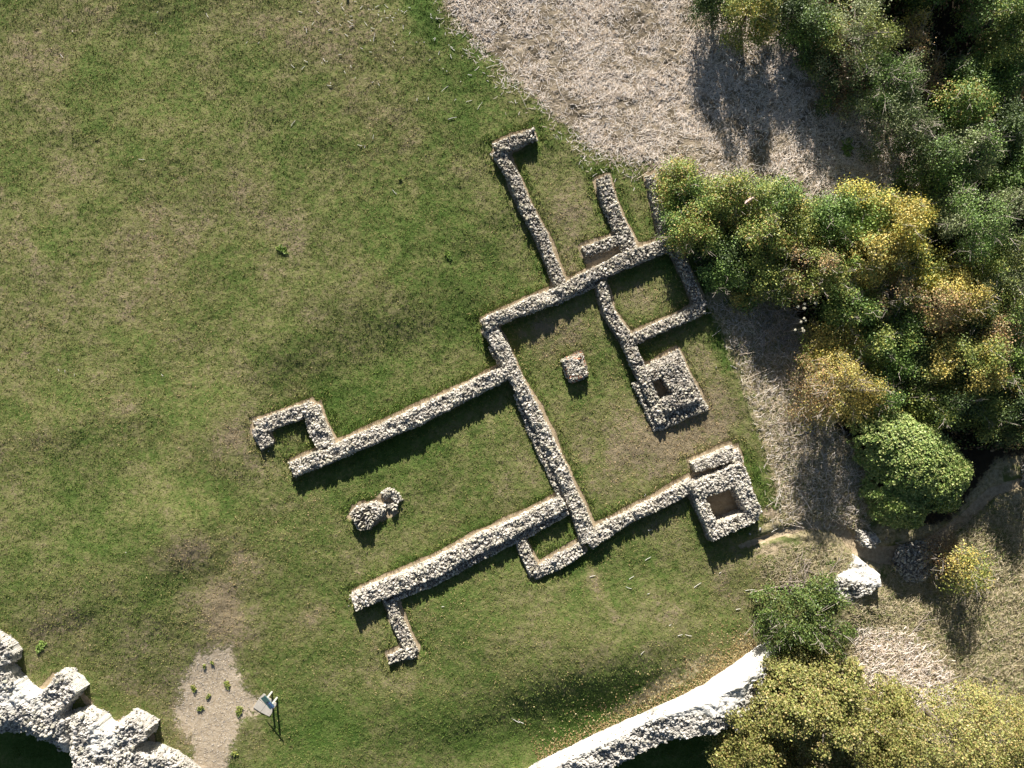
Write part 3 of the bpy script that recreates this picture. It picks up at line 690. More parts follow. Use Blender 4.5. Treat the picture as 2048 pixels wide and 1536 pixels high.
# ------------------------------------------------------------------ foliage
def tube(pts, radii, k=5):
    """tapered tube through points"""
    V = []; Fq = []; pts = [np.array(p, float) for p in pts]
    for i, p in enumerate(pts):
        d = pts[min(i + 1, len(pts) - 1)] - pts[max(i - 1, 0)]; d /= np.linalg.norm(d) + 1e-9
        u = np.cross(d, (0.3, 0.2, 1) if abs(d[2]) < 0.9 else (1, 0, 0)); u /= np.linalg.norm(u) + 1e-9; v = np.cross(d, u)
        for j in range(k):
            a = 2 * math.pi * j / k; V.append(p + radii[i] * (math.cos(a) * u + math.sin(a) * v))
    for i in range(len(pts) - 1):
        for j in range(k): Fq.append((i * k + j, i * k + (j + 1) % k, (i + 1) * k + (j + 1) % k, (i + 1) * k + j))
    return np.array(V), np.array(Fq)
def merge(parts):
    VV = []; FF = []; o = 0
    for v, f in parts: VV.append(v); FF.append(f + o); o += len(v)
    return np.concatenate(VV), np.concatenate(FF)
def leaves(cen, size, nrm, cols, rs, elong=1.5):
    n = len(cen); nrm = nrm / (np.linalg.norm(nrm, axis=1, keepdims=True) + 1e-9)
    r = rs.normal(size=(n, 3)); u = np.cross(nrm, r); u /= np.linalg.norm(u, axis=1, keepdims=True) + 1e-9; v = np.cross(nrm, u)
    s = size[:, None] * 0.5
    a = cen + u * s * elong; b = cen + v * s; c = cen - u * s * elong; d = cen - v * s
    V = np.stack([a, b, c, d], 1).reshape(-1, 3); Fq = np.arange(4 * n).reshape(n, 4)
    return V, Fq, np.repeat(cols, 4, 0)

PAL = {
 'olive':  [(0.10,0.13,0.03),(0.15,0.17,0.04),(0.20,0.20,0.05),(0.07,0.10,0.025)],
 'green':  [(0.06,0.11,0.025),(0.10,0.16,0.035),(0.14,0.20,0.05),(0.05,0.08,0.02)],
 'dark':   [(0.035,0.06,0.018),(0.05,0.08,0.022),(0.08,0.11,0.03)],
 'grey':   [(0.12,0.15,0.06),(0.17,0.19,0.085),(0.10,0.13,0.045),(0.20,0.21,0.11)],
 'yellow': [(0.44,0.36,0.07),(0.48,0.40,0.08),(0.30,0.30,0.07),(0.20,0.24,0.06)],
 'gold':   [(0.36,0.28,0.07),(0.26,0.23,0.06),(0.17,0.18,0.05),(0.42,0.33,0.09)],
 'rust':   [(0.30,0.18,0.08),(0.33,0.22,0.10),(0.24,0.17,0.09),(0.22,0.20,0.08),(0.17,0.17,0.06)],
 'tip':    [(0.10,0.15,0.03),(0.15,0.19,0.04),(0.26,0.18,0.06),(0.12,0.15,0.04),(0.20,0.22,0.05)],
 'lime':   [(0.12,0.19,0.04),(0.20,0.28,0.06),(0.26,0.33,0.09),(0.09,0.14,0.03)],
 'oak':    [(0.22,0.22,0.06),(0.27,0.26,0.08),(0.17,0.20,0.05),(0.32,0.25,0.10),(0.22,0.21,0.065)],
 'lemon':  [(0.26,0.26,0.08),(0.32,0.29,0.09),(0.21,0.23,0.07),(0.36,0.27,0.11)],
 'ivy':    [(0.05,0.09,0.018),(0.09,0.14,0.03),(0.13,0.19,0.045),(0.16,0.19,0.05)],
 'rosette': [(0.13,0.20,0.05),(0.20,0.27,0.07),(0.28,0.34,0.11),(0.32,0.34,0.12)],
 'brown':  [(0.20,0.13,0.07),(0.15,0.11,0.06),(0.25,0.17,0.09)],
}
for _k, _g in dict(olive=2.1, green=1.9, dark=1.5, grey=1.75, yellow=1.5, gold=1.6, rust=1.6, tip=2.0, lime=1.6, oak=1.22, lemon=1.22, ivy=1.15, brown=1.5, rosette=1.35).items():
    PAL[_k] = [tuple(min(v * _g, 0.75) for v in c) for c in PAL[_k]]
def plant(name, cat, label, px, py, rx, ry, h, pal, pal2=None, rot=0.0, seed=0, dens=8.5, per=52, leaf=0.125, lobes=None, twigs=10, smooth=0.5, spread=0.30, z_px=None, group=None, trunk_h=None, depthk=0.7, flat=0.34, skirt=0.0):
    rs = np.random.default_rng(1000 + seed)
    # the crown is seen at about 0.75 of its height
    gx_, gy_, gz_ = PG(px, py, 0)
    zt = gz_ + h * 0.75
    for _ in range(3):
        cx, cy = P(px, py, zt); gz_ = float(ZG(cx, cy)[0]); zt = gz_ + h * 0.75
    k = (H - zt) / F; RX, RY = rx * k, ry * k
    root = empty(name, (cx, cy, gz_), label, cat, group)
    c, s = math.cos(rot), math.sin(rot)
    L = [(0, 0, 1.0, 1.0)] if lobes is None else lobes           # (u, v, r, relative height) in crown units
    phs = rs.uniform(0, 6.28, 6)
    area = math.pi * RX * RY; n = int(area * dens)
    cen = []; topn = []
    lo = min(l[0] - l[2] for l in L), min(l[1] - l[2] for l in L); hi = max(l[0] + l[2] for l in L), max(l[1] + l[2] for l in L)
    m = int(n * 3.2 * ((hi[0]-lo[0]) * (hi[1]-lo[1]) / 4.0))
    U = rs.uniform(lo[0], hi[0], m); Vv = rs.uniform(lo[1], hi[1], m)
    best = np.full(m, -1.0)
    for (lu, lv, lr, lh) in L:
        th = np.arctan2(Vv - lv, U - lu)
        wob = 1 + (1.5 - smooth) * (0.09 * np.sin(3 * th + phs[0]) + 0.07 * np.sin(5 * th + phs[1] + lu) + 0.06 * np.sin(9 * th + phs[2]) + 0.04 * np.sin(17 * th + phs[3]))
        rho = np.hypot(U - lu, Vv - lv) / (lr * wob)
        zz = np.where(rho < 1, lh * (flat + (1 - flat) * np.sqrt(np.clip(1 - rho ** 2, 0, 1))), -1)
        best = np.maximum(best, zz)
    kp = best > 0; U, Vv, best = U[kp][:n * 2], Vv[kp][:n * 2], best[kp][:n * 2]
    xx = (U * c * RX - Vv * s * RY); yy = (U * s * RX + Vv * c * RY)
    bumpy = (1 - smooth) * 0.34 * h * fbm(xx + cx, yy + cy, 0.8, 3, 50)
    depth = rs.exponential(0.16 * depthk, len(U)) * h
    zc = best * h + bumpy - np.minimum(depth, best * h * 0.85)
    zc = np.where(rs.random(len(zc)) < skirt, rs.uniform(0.12, 1.0, len(zc)) * zc, zc)
    zc = np.maximum(zc, 0.12)
    # normals of the dome for shading bias
    nx_ = xx / (RX ** 2) ; ny_ = yy / (RY ** 2); nn = np.stack([nx_ * RX, ny_ * RY, np.full(len(U), 0.8)], -1)
    nc = len(U); tot = nc * per // 2
    ci = rs.integers(0, nc, tot)
    offs = rs.normal(size=(tot, 3)) * np.array([spread, spread, spread * 0.62])
    pos = np.stack([xx[ci], yy[ci], zc[ci]], -1) + offs
    pos[:, 2] = np.maximum(pos[:, 2], 0.05)
    pal_a = np.array(PAL[pal]); pal_b = np.array(PAL[pal2 or pal])
    clump_mix = (fbm(xx + cx + 31, yy + cy, 0.55, 2, seed + 70) + rs.normal(0, 0.25, nc)) > 0.05
    clump_t = rs.uniform(0.78, 1.2, nc)
    cols = np.where(clump_mix[ci][:, None], pal_a[rs.integers(0, len(pal_a), tot)], pal_b[rs.integers(0, len(pal_b), tot)]) * clump_t[ci][:, None] * rs.uniform(0.8, 1.2, (tot, 1))
    nr = nn[ci] + rs.normal(size=(tot, 3)) * 0.85 + np.array([0, 0, 0.15])
    Vl, Fl, Cl = leaves(pos, rs.uniform(0.7, 1.3, tot) * leaf, nr, cols, rs)
    build_mesh("crown", Vl, [Fl], M_LEAF, root, Cl)
    # trunk, limbs
    parts = []; th_ = (trunk_h or 0.45) * h; r0 = 0.05 + 0.022 * h
    lean = rs.normal(0, 0.06, 2) * h
    fork = np.array([lean[0], lean[1], th_])
    parts.append(tube([(0, 0, -0.25), tuple(fork * 0.5), tuple(fork)], [r0, r0 * 0.8, r0 * 0.65], 7))
    pick = rs.choice(nc, min(nc, 9 + int(twigs * 1.2)), replace=False); nb = 0
    for q_, j in enumerate(pick):
        e = np.array([xx[j], yy[j], zc[j]]); mpt = fork * 0.45 + e * 0.55 + np.array([0, 0, 0.08 * h])
        thin = q_ >= 9
        parts.append(tube([fork, mpt, e], [r0 * (0.25 if thin else 0.42), r0 * (0.15 if thin else 0.25), 0.014], 4 if thin else 5))
        if thin:
            for _ in range(3):
                dirv = np.array([xx[j] / RX, yy[j] / RY, 0.55]) + rs.normal(0, 0.55, 3); dirv /= np.linalg.norm(dirv); ln = rs.uniform(0.45, 1.1)
                p1 = e + dirv * ln * 0.5 + rs.normal(0, 0.05, 3); p2 = e + dirv * ln + rs.normal(0, 0.12, 3)
                parts.append(tube([e, p1, p2], [0.016, 0.012, 0.005], 3))
                parts.append(tube([p1, p1 + (dirv + rs.normal(0, 0.6, 3)) * ln * 0.35], [0.010, 0.005], 3))
    Vt, Ft = merge(parts)
    zz_ = np.clip((Vt[:, 2] - th_) / (h - th_ + 0.1), 0, 1)[:, None]
    build_mesh("trunk", Vt, [Ft], M_STRAW, root, np.array((0.16, 0.13, 0.10)) * (1 - zz_) + np.array((0.46, 0.40, 0.34)) * zz_)
    return root

G_ = "shrubs and small trees of the thicket on the right"
SH = [
 # px,py,rx,ry,h,pal,pal2,twigs,label
 (1362,372,46,46,1.9,'tip','green',10,"low green bush with russet tips at the upper end of the rightmost ruin wall"),
 (1398,452,56,48,2.2,'green','tip',14,"bright green bramble bush overhanging the upper right corner of the ruin"),
 (1462,398,50,46,2.3,'tip','olive',12,"green bush with pinkish tips holding a strip of pink bark, below the reed litter"),
 (1556,400,46,42,2.6,'green','olive',8,"rounded green bush at the lower edge of the reed litter, left of the yellow-topped tree"),
 (1470,520,62,52,2.4,'dark','green',14,"dark green bush beside the right-hand room of the ruin"),
 (1540,475,56,52,3.0,'olive','tip',14,"olive bush with brown patches above the darkest hollow of the thicket"),
 (1610,455,52,50,3.2,'olive','gold',10,"dull olive shrub between the rounded green bush and the yellow thicket"),
 (1668,430,48,46,3.4,'green','olive',8,"mid green shrub just left of the yellow-topped tree"),
 (1735,425,58,52,3.8,'yellow','lime',8,"yellow-green tree whose crown meets the bottom of the reed litter"),
 (1812,440,52,58,3.9,'yellow','gold',8,"brightest yellow autumn tree, at the right end of the reed litter"),
 (1740,515,58,50,3.9,'lime','gold',10,"lime and gold shrub directly below the yellow-green tree"),
 (1630,545,52,46,3.1,'olive','rust',14,"thin olive and brown shrub in the middle of the thicket"),
 (1845,540,50,52,4.0,'yellow','olive',10,"yellow and olive shrub below the brightest yellow tree"),
 (1905,605,60,58,4.1,'gold','rust',16,"orange-gold tree right of centre in the thicket"),
 (1790,590,56,48,3.6,'rust','olive',34,"half bare reddish-brown shrub with pale twigs showing"),
 (1705,615,48,44,3.0,'olive','green',16,"sparse dark olive shrub above the orange-brown hawthorn"),
 (1890,395,66,58,4.2,'grey','green',16,"grey-green tree in the right part of the thicket, above the gold ones"),
 (1968,450,74,70,4.5,'grey','green',26,"largest grey-green tree with a hazy twiggy top near the right edge"),
 (2035,560,66,74,4.6,'grey','olive',16,"grey-green tree cut by the right edge below the largest grey-green one"),
 (1880,320,50,46,3.4,'green','dark',10,"small green tree at the narrow right tip of the reed litter"),
 (1675,690,60,52,2.9,'gold','tip',26,"yellow-brown hawthorn joined to the top of the orange-brown hawthorn"),
 (1680,780,76,66,3.0,'rust','gold',60,"orange-brown twiggy hawthorn above and left of the round evergreen bush"),
 (1775,700,56,56,3.3,'green','olive',14,"soft green shrub right of the orange-brown hawthorn"),
 (1755,800,36,32,2.2,'gold','green',10,"small yellowish bush tucked between the hawthorn and the round evergreen"),
 (1860,700,54,50,3.1,'dark','gold',10,"dark shrub with gold flecks below the orange-gold tree"),
 (1940,730,62,54,3.9,'olive','gold',14,"olive shrub flecked with yellow near the right edge, above the round evergreen"),
 (2022,690,56,70,4.4,'lime','rust',26,"pale yellow-green tree cut by the right edge, with bare twigs"),
 (1880,790,58,50,2.8,'dark','olive',10,"dark shrub just above the round evergreen bush"),
 (1968,815,62,54,3.2,'olive','dark',12,"dim olive shrub above and right of the round evergreen bush"),
 (2050,820,50,60,3.2,'dark','gold',8,"dark shrub cut by the right edge above the shaded stones"),
 (1440,-25,46,44,3.0,'dark','green',6,"dark bush at the top edge nearest the lawn"),
 (1510,12,50,44,3.2,'olive','gold',8,"yellowish-green bush at the top edge above the reed litter"),
 (1580,25,50,46,3.3,'lime','dark',8,"lime-topped bush at the top edge, second from the lawn"),
 (1640,50,40,48,2.8,'dark','green',12,"dark green bush left of the small orange tree at the top"),
 (1668,70,34,34,2.9,'gold','rust',12,"small orange tree in front of the grey willow near the top"),
 (1735,55,66,62,4.6,'grey','olive',30,"tall grey willow at the top edge, left of the black gap"),
 (1770,150,70,62,4.5,'grey','green',40,"grey willow with pale bare twigs along the upper edge of the reed litter"),
 (1700,150,40,50,2.2,'dark','brown',20,"low dark undergrowth bush in shade below the small orange tree"),
 (1815,235,56,54,4.0,'grey','dark',24,"dark grey-green tree at the upper right border of the reed litter"),
 (1845,60,16,50,3.0,'rust','gold',10,"rusty brown sapling at the left rim of the black gap"),
 (1868,145,14,34,2.6,'rust','brown',8,"thin reddish sapling beside the grey willow, below the rusty one"),
 (1998,28,46,42,3.6,'green','olive',12,"green tree on the right side of the black gap at the top"),
 (2035,75,48,56,4.0,'olive','green',10,"olive tree in the top right corner"),
 (1938,150,34,30,2.2,'dark','green',8,"dark shrub at the lower end of the black gap"),
 (1995,165,56,46,3.6,'olive','green',12,"olive shrub with reddish leaves below the top right trees"),
 (1940,215,54,46,3.2,'green','tip',10,"green shrub with brown flecks, second row from the top right corner"),
 (2035,255,52,54,3.8,'green','dark',10,"deep green tree cut by the right edge, a third of the way down"),
 (1945,300,50,46,3.6,'green','grey',12,"fresh green shrub above the largest grey-green tree"),
 (2040,350,48,50,3.8,'dark','green',8,"dark green tree cut by the right edge, above the largest grey-green one"),
 (1985,520,40,40,3.6,'green','olive',8,"green shrub between the largest grey-green tree and the orange-gold one"),
 (1960,640,40,40,3.4,'dark','olive',8,"dark little shrub right of the orange-gold tree"),
 (1560,560,44,38,2.0,'dark','olive',18,"low dark shrub in the black hollow at the thicket's left side"),
 (1500,590,30,22,1.5,'green','gold',6,"small yellow-green sprout at the lower left tip of the thicket"),
 (1820,640,40,36,2.8,'dark','green',10,"dark shrub under the half bare reddish-brown one"),
]
for i, (px, py, rx, ry, h, pa, pb, tw, lab) in enumerate(SH):
    tree = h > 3.6
    plant("tree" if tree else "shrub", "tree" if tree else "bush", lab, px, py, rx * 1.12, ry * 1.12, h * (0.82, 1.12, 0.95, 1.2)[i % 4], pa, pb, seed=i, twigs=tw,
          dens=5.2 if 'rust' in (pa, pb) or tw >= 24 else 6.6, leaf=0.066 if pa in ('rust', 'grey') else 0.082, per=150, smooth=-0.35, flat=0.38, skirt=0.22, group=G_, spread=0.27)
for i, (px, py, rx, ry, h, lab) in enumerate([(1890, -80, 75, 50, 5.0, "dark tree beyond the top edge shading the black gap"), (1815, -95, 55, 45, 4.6, "dark tree beyond the top edge behind the grey willow"), (1965, -90, 60, 45, 4.6, "dark tree beyond the top edge, right of the black gap")]):
    plant("tree", "tree", lab, px, py, rx, ry, h, "dark", "green", seed=107 + i, per=90, twigs=6, group=G_, skirt=0.6, dens=12, flat=0.6)
plant("evergreen_bush", "bush", "large dense egg-shaped evergreen bush with bright green rosettes of leaves", 1834, 934, 104, 102, 3.5, 'rosette', 'rosette', seed=101,
      dens=26, per=46, leaf=0.105, twigs=0, smooth=0.8, spread=0.10, lobes=[(0, 0.1, 0.85, 1.0), (-0.42, 0.5, 0.66, 0.92), (0.52, -0.22, 0.70, 0.9), (-0.1, -0.62, 0.66, 0.72)], depthk=0.12, flat=0.25)
plant("ivy_mound", "bush", "dark glossy ivy bush sprawling over the gap in the old wall", 1612, 1250, 84, 76, 2.2, 'ivy', 'ivy', rot=0.2, seed=112,
      dens=9, per=80, leaf=0.085, twigs=20, smooth=-0.6, spread=0.19, flat=0.5, lobes=[(0, 0, 0.95, 1.0), (-0.55, 0.5, 0.55, 0.8), (0.65, 0.55, 0.5, 0.8), (0.2, -0.55, 0.6, 0.7)])
plant("small_tree", "tree", "small yellow-green tree standing alone on the rough grass with a long shadow", 1945, 1145, 50, 46, 2.7, 'gold', 'olive', seed=103, dens=8, leaf=0.08, twigs=18, smooth=0.2)
plant("brown_bush", "bush", "dull brown bush in the shade left of the small lone tree", 1893, 1118, 34, 40, 1.4, 'brown', 'rust', seed=104, dens=8, leaf=0.07, twigs=20)
plant("oak_tree", "tree", "big autumn oak with olive and tan leaves at the bottom, beside the white fortress wall", 1655, 1470, 215, 160, 6.4, 'oak', 'oak', seed=105, dens=10, per=110, leaf=0.10, twigs=6, smooth=-0.1,
      spread=0.19, lobes=[(-0.1, 0.25, 0.62, 1.0), (-0.50, -0.35, 0.52, 0.82), (0.30, -0.15, 0.62, 0.95), (-0.02, -0.6, 0.7, 0.9), (-0.25, 0.62, 0.32, 0.72), (0.62, 0.15, 0.34, 0.75)], depthk=0.45)
plant("birch_tree", "tree", "taller lemon-green tree at the bottom right, beyond the big oak", 1950, 1495, 165, 110, 7.2, 'lemon', 'oak', seed=106, dens=11, per=70, leaf=0.085, twigs=10, smooth=0.2, spread=0.26,
      lobes=[(0, 0, 0.9, 1.0), (-0.6, -0.1, 0.5, 0.8), (0.65, -0.3, 0.6, 0.9)], depthk=0.5)

# low undergrowth filling the thicket floor
def in_thicket(n, rs):
    T = [(1380,520),(1480,560),(1560,590),(1620,680),(1640,830),(1700,880),(1990,900),(2120,860),(2120,-60),(1440,-60),(1520,70),(1650,170),(1760,270),(1850,400),(1700,470),(1560,470),(1400,420)]
    x = rs.uniform(1370, 2120, n); y = rs.uniform(-60, 900, n); k = (poly_sdf(x, y, T) > 0) & (np.hypot((x - 1895) / 55, (y - 30) / 90) > 1); return x[k], y[k]
rs = np.random.default_rng(55)
ux, uy = in_thicket(60000, rs)
kx = (H + 2.0) / F
wx, wy = (ux - 1024) * kx, (768 - uy) * kx; wz = ZG(wx, wy) + np.abs(rs.normal(0, 0.30, len(wx)))
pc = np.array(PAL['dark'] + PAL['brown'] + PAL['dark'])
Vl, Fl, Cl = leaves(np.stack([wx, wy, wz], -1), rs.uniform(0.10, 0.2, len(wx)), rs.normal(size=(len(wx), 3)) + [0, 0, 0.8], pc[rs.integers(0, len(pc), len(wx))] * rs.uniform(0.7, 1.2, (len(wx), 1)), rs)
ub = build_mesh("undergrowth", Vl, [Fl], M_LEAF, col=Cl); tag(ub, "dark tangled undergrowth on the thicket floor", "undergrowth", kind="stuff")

# ------------------------------------------------------------------ straws: one mesh of thin three-sided stalks
def straws(n_try, poly, density, length, width, palette, rs, lift=0.05, tilt=0.12, zpx=0.0, follow=None, keep=None, bend=0.07, fuzz=12, high=0.5):
    poly = np.array(poly, float); x0, y0 = poly.min(0); x1, y1 = poly.max(0)
    x = rs.uniform(x0, x1, n_try); y = rs.uniform(y0, y1, n_try); d = poly_sdf(x, y, poly); k = d > rs.normal(0, fuzz, n_try)
    if keep is not None: k &= rs.random(n_try) < keep(x, y)
    x, y = x[k], y[k]; kk = (H - zpx) / F; wx = (x - 1024) * kk; wy = (768 - y) * kk
    n = len(wx); z = ZG(wx, wy) + rs.exponential(lift, n)
    a = rs.uniform(0, 6.283, n) if follow is None else follow(wx, wy, n, rs)
    L = rs.uniform(*length, n) * np.where(rs.random(n) < 0.12, 1.6, 1.0); W = rs.uniform(*width, n)
    tz = rs.normal(0, tilt, n); d3 = np.stack([np.cos(a), np.sin(a), tz], -1); side = np.stack([-np.sin(a), np.cos(a), 0 * a], -1)
    c = np.stack([wx, wy, z], -1); up = np.array([0, 0, 1.0])
    mid = c + side * (rs.normal(0, bend, n) * L)[:, None]
    ring = lambda p, w: [p - side * w[:, None] * 0.5, p + side * w[:, None] * 0.5, p + up * (w[:, None] * high)]
    e0 = c - d3 * L[:, None] * 0.5; e1 = c + d3 * L[:, None] * 0.5
    Vs = np.stack(ring(e0, W) + ring(mid, W) + ring(e1, W * 0.6), 1).reshape(-1, 3)
    b = np.arange(n)[:, None] * 9; f = []
    for s0 in (0, 3):
        for i in range(3):
            j = (i + 1) % 3; f.append(np.concatenate([b + s0 + i, b + s0 + j, b + s0 + 3 + j, b + s0 + 3 + i], 1))
    pal = np.array(palette); col = pal[rs.integers(0, len(pal), n)] * rs.uniform(0.75, 1.15, (n, 1))
    return Vs, np.concatenate(f), np.repeat(col, 9, 0)
rs = np.random.default_rng(77)
RP = [(0.84,0.73,0.63),(0.88,0.79,0.70),(0.70,0.58,0.46),(0.82,0.69,0.55),(0.46,0.35,0.24),(0.90,0.83,0.76)]
def rk(x, y):
    patch = vnoise(x / 42.0, y / 42.0, 91) * 0.6 + vnoise(x / 17.0, y / 17.0, 92) * 0.4
    k = np.clip((patch - 0.30) * 4.0, 0.16, 1)
    for (cx, cy, r) in ((1105, 85, 16), (1125, 100, 14), (1255, 160, 12), (1275, 140, 10), (1265, 270, 20), (1235, 262, 16), (1300, 200, 12), (1060, 30, 12)):
        k *= 1 - 0.9 * np.exp(-((x - cx) ** 2 + (y - cy) ** 2) / (r * r))
    return k
RPOLY = [(868,-70),(915,35),(965,88),(1045,168),(1115,230),(1185,290),(1290,325),(1340,352),(1450,365),(1560,392),(1700,425),(1860,420),(1890,340),(1810,200),(1660,60),(1600,-70)]
S = [straws(125000, RPOLY, 0, (0.12, 0.42), (0.018, 0.042), RP, rs, 0.022, 0.07, keep=rk, fuzz=22, high=0.3)]
S.append(straws(700, RPOLY, 0, (0.8, 1.9), (0.02, 0.034), RP, rs, 0.08, 0.05, keep=rk, bend=0.03))
V, Fq = merge([(s[0], s[1]) for s in S]); ob = build_mesh("reed_litter", V, [Fq], M_STRAW, col=np.concatenate([s[2] for s in S]))
tag(ob, "matted litter of bleached dead reed stalks beyond the lawn", "reed litter", kind="stuff")
DP = [(0.46,0.38,0.23),(0.54,0.45,0.29),(0.36,0.30,0.17),(0.62,0.53,0.38),(0.24,0.24,0.09),(0.17,0.21,0.06)]
d1 = [(1410,600),(1450,640),(1500,760),(1545,900),(1560,1000),(1560,1040),(1640,1045),(1700,1060),(1745,1060),(1740,960),(1700,880),(1640,840),(1600,720),(1580,620)]
d2 = [(1560,1110),(1640,1085),(1700,1110),(1715,1135),(1650,1180),(1560,1165),(1520,1130)]
d3 = [(1680,1220),(1760,1160),(1780,1130),(1830,1160),(1900,1060),(1990,1010),(2120,990),(2120,1700),(1800,1500),(1700,1350)]
S = [straws(30000, d1, 0, (0.15, 0.5), (0.014, 0.03), DP + RP, rs, 0.07, 0.25), straws(7000, d2, 0, (0.12, 0.35), (0.014, 0.03), DP, rs, 0.06, 0.3),
     straws(70000, d3, 0, (0.12, 0.38), (0.016, 0.034), DP, rs, 0.05, 0.3, zpx=-1.2), straws(350, d1, 0, (0.8, 1.6), (0.02, 0.03), RP, rs, 0.12, 0.1, bend=0.04),
     straws(9000, [(1690,1240),(1790,1260),(1880,1330),(1870,1400),(1780,1400),(1700,1330)], 0, (0.2, 0.6), (0.02, 0.04), RP, rs, 0.08, 0.15, zpx=-1.8)]
V, Fq = merge([(s[0], s[1]) for s in S]); ob = build_mesh("dry_grass", V, [Fq], M_STRAW, col=np.concatenate([s[2] for s in S]))
tag(ob, "rough dry grass and straw around the thicket and beyond the old wall", "dry grass", kind="stuff")
# fallen leaves drifted along the fortress wall
n = 3000; t = rs.random(n); i = np.minimum((t * 5).astype(int) + 1, 6); cl = np.array(CURT, float); fr = rs.random(n)[:, None]
base_p = cl[i] * (1 - fr) + cl[np.minimum(i + 1, 7)] * fr
off = np.abs(rs.normal(0, 1, n)) * rs.choice([14, 40], n, p=[0.6, 0.4]); lp = base_p + np.array([-0.46, -0.89]) * (off[:, None] + 3)
lx = (lp[:, 0] - 1024) * K0; ly = (768 - lp[:, 1]) * K0; lz = ZG(lx, ly) + 0.03
pl = np.array([(0.40,0.31,0.13),(0.34,0.23,0.10),(0.46,0.38,0.19),(0.28,0.19,0.09)])
Vl, Fl, Cl = leaves(np.stack([lx, ly, lz], -1), rs.uniform(0.06, 0.11, n), rs.normal(0, 0.4, (n, 3)) + [0, 0, 1], pl[rs.integers(0, 4, n)], rs)
ob = build_mesh("fallen_leaves", Vl, [Fl], M_LEAF, col=Cl); tag(ob, "yellow fallen leaves drifted along the foot of the curved white wall", "leaves", kind="stuff")
# pebbles of the gravel patch
xx = rs.uniform(340, 520, 5000); yy = rs.uniform(1300, 1600, 5000); k = poly_sdf(xx, yy, GRAV) > rs.normal(6, 8, 5000); xx, yy = xx[k], yy[k]
wx, wy = (xx - 1024) * K0, (768 - yy) * K0; sz = rs.uniform(0.03, 0.09, len(wx))
cc = np.array((0.52, 0.47, 0.40))[None] * rs.uniform(0.5, 1.3, (len(wx), 1))
V, Ft, Cc = scatter_rocks(np.stack([wx, wy, ZG(wx, wy) + 0.01], -1), sz, cc, rs)
ob = build_mesh("gravel", V, [Ft], M_STONE, col=Cc); tag(ob, "loose pale gravel on the worn patch by the signboard", "gravel", kind="stuff")

# ------------------------------------------------------------------ pale stalks lying on the lawn, each its own thing
M_STALK = mat_plain("pale_stalk", (0.82, 0.78, 0.72), 0.7, 0.1, 20)
stalk_bits = [(124,112,0.55,2.2),(316,25,0.3,0.9),(415,31,0.42,2.1),(312,67,0.2,2.5),(146,63,0.15,1.9),(494,86,0.3,0.9),(518,86,0.4,0.9),(284,319,0.7,3.1),(586,133,0.45,2.4),(607,136,0.55,0.8),
 (612,123,0.5,2.6),(661,60,0.5,0.3),(681,50,0.35,2.4),(703,53,0.55,0.5),(749,75,1.0,1.4),(732,48,0.5,2.2),(746,165,0.35,0.6),(758,170,0.3,2.0),(720,291,0.45,2.9),(730,294,0.35,1.4),(747,274,0.45,1.4),
 (789,384,0.7,2.3),(757,30,0.4,2.1),(773,13,0.45,2.4),(711,4,0.35,0.2),(793,70,0.2,1.2),(587,247,0.8,0.9),(905,237,0.9,0.25),(876,38,0.5,0.1),(905,98,0.7,2.5),(930,100,0.7,2.6),(890,178,1.0,0.7),
 (960,212,0.9,1.0),(938,203,0.6,0.3),(911,200,0.4,0.8),(870,80,0.35,1.0),(860,120,0.4,0.6),(862,30,0.3,1.9),(1101,220,0.6,2.0),(985,133,1.5,0.3),(1035,170,1.3,0.5),
 (1296,1117,0.8,0.55),(1257,1175,0.7,2.8),(1263,1155,0.6,0.6),(1360,1270,0.5,0.3),(1376,1270,0.8,2.9),(1297,1187,0.4,0.4),(1476,1218,0.5,0.2),(1185,1152,0.6,0.3),(1440,1145,0.4,0.5),
 (1395,1170,0.9,0.6),(1031,1440,1.1,2.6),(1041,1443,0.8,2.7),(1285,1305,0.5,0.8),(886,1213,0.4,0.1),(118,740,0.35,2.0),(131,742,0.3,1.6),(150,750,0.3,1.3),(325,750,0.3,2.3),(1290,990,0.4,1.2),(1280,720,0.5,2.4),
 (1550,1060,0.9,0.5),(1330,350,1.0,0.5),(1210,525,0.5,0.3),(1190,350,0.7,0.6),(1205,302,0.9,3.0),(1300,1060,0.5,0.2),(1340,1250,0.4,0.6),(1500,1180,1.2,0.1),(1600,1130,1.6,0.5),(1545,1195,1.0,2.8)]
tmpl = {}
def stalk_mesh(L, r):
    k = (round(L, 1), r)
    if k not in tmpl:
        V, Fq = tube([(-L / 2, 0, r), (-L * 0.1, 0.04 * L, r * 1.3), (L / 2, 0, r)], [r, r, r * 0.7], 6)
        n0 = len(V); V = np.concatenate([V, [[-L / 2, 0, r], [L / 2, 0, r]]])
        caps = [(j, (j + 1) % 6, n0) for j in range(6)] + [(12 + (j + 1) % 6, 12 + j, n0 + 1) for j in range(6)]
        o = build_mesh("reed_stalk", V, [Fq, np.array(caps)], M_STALK); tmpl[k] = o.data; C.objects.unlink(o); bpy.data.objects.remove(o)
    return tmpl[k]
rs2 = random.Random(5)
for (px, py, L, a) in stalk_bits:
    x, y, z = PG(px, py); o = bpy.data.objects.new("reed_stalk", stalk_mesh(L * 0.62, 0.014)); o.location = (x, y, z + 0.035); o.rotation_euler = (0, rs2.uniform(-0.05, 0.05), a); C.objects.link(o)
    tag(o, "pale dry reed stalk lying on the mown grass", "stalk", "pale reed stalks scattered on the lawn")
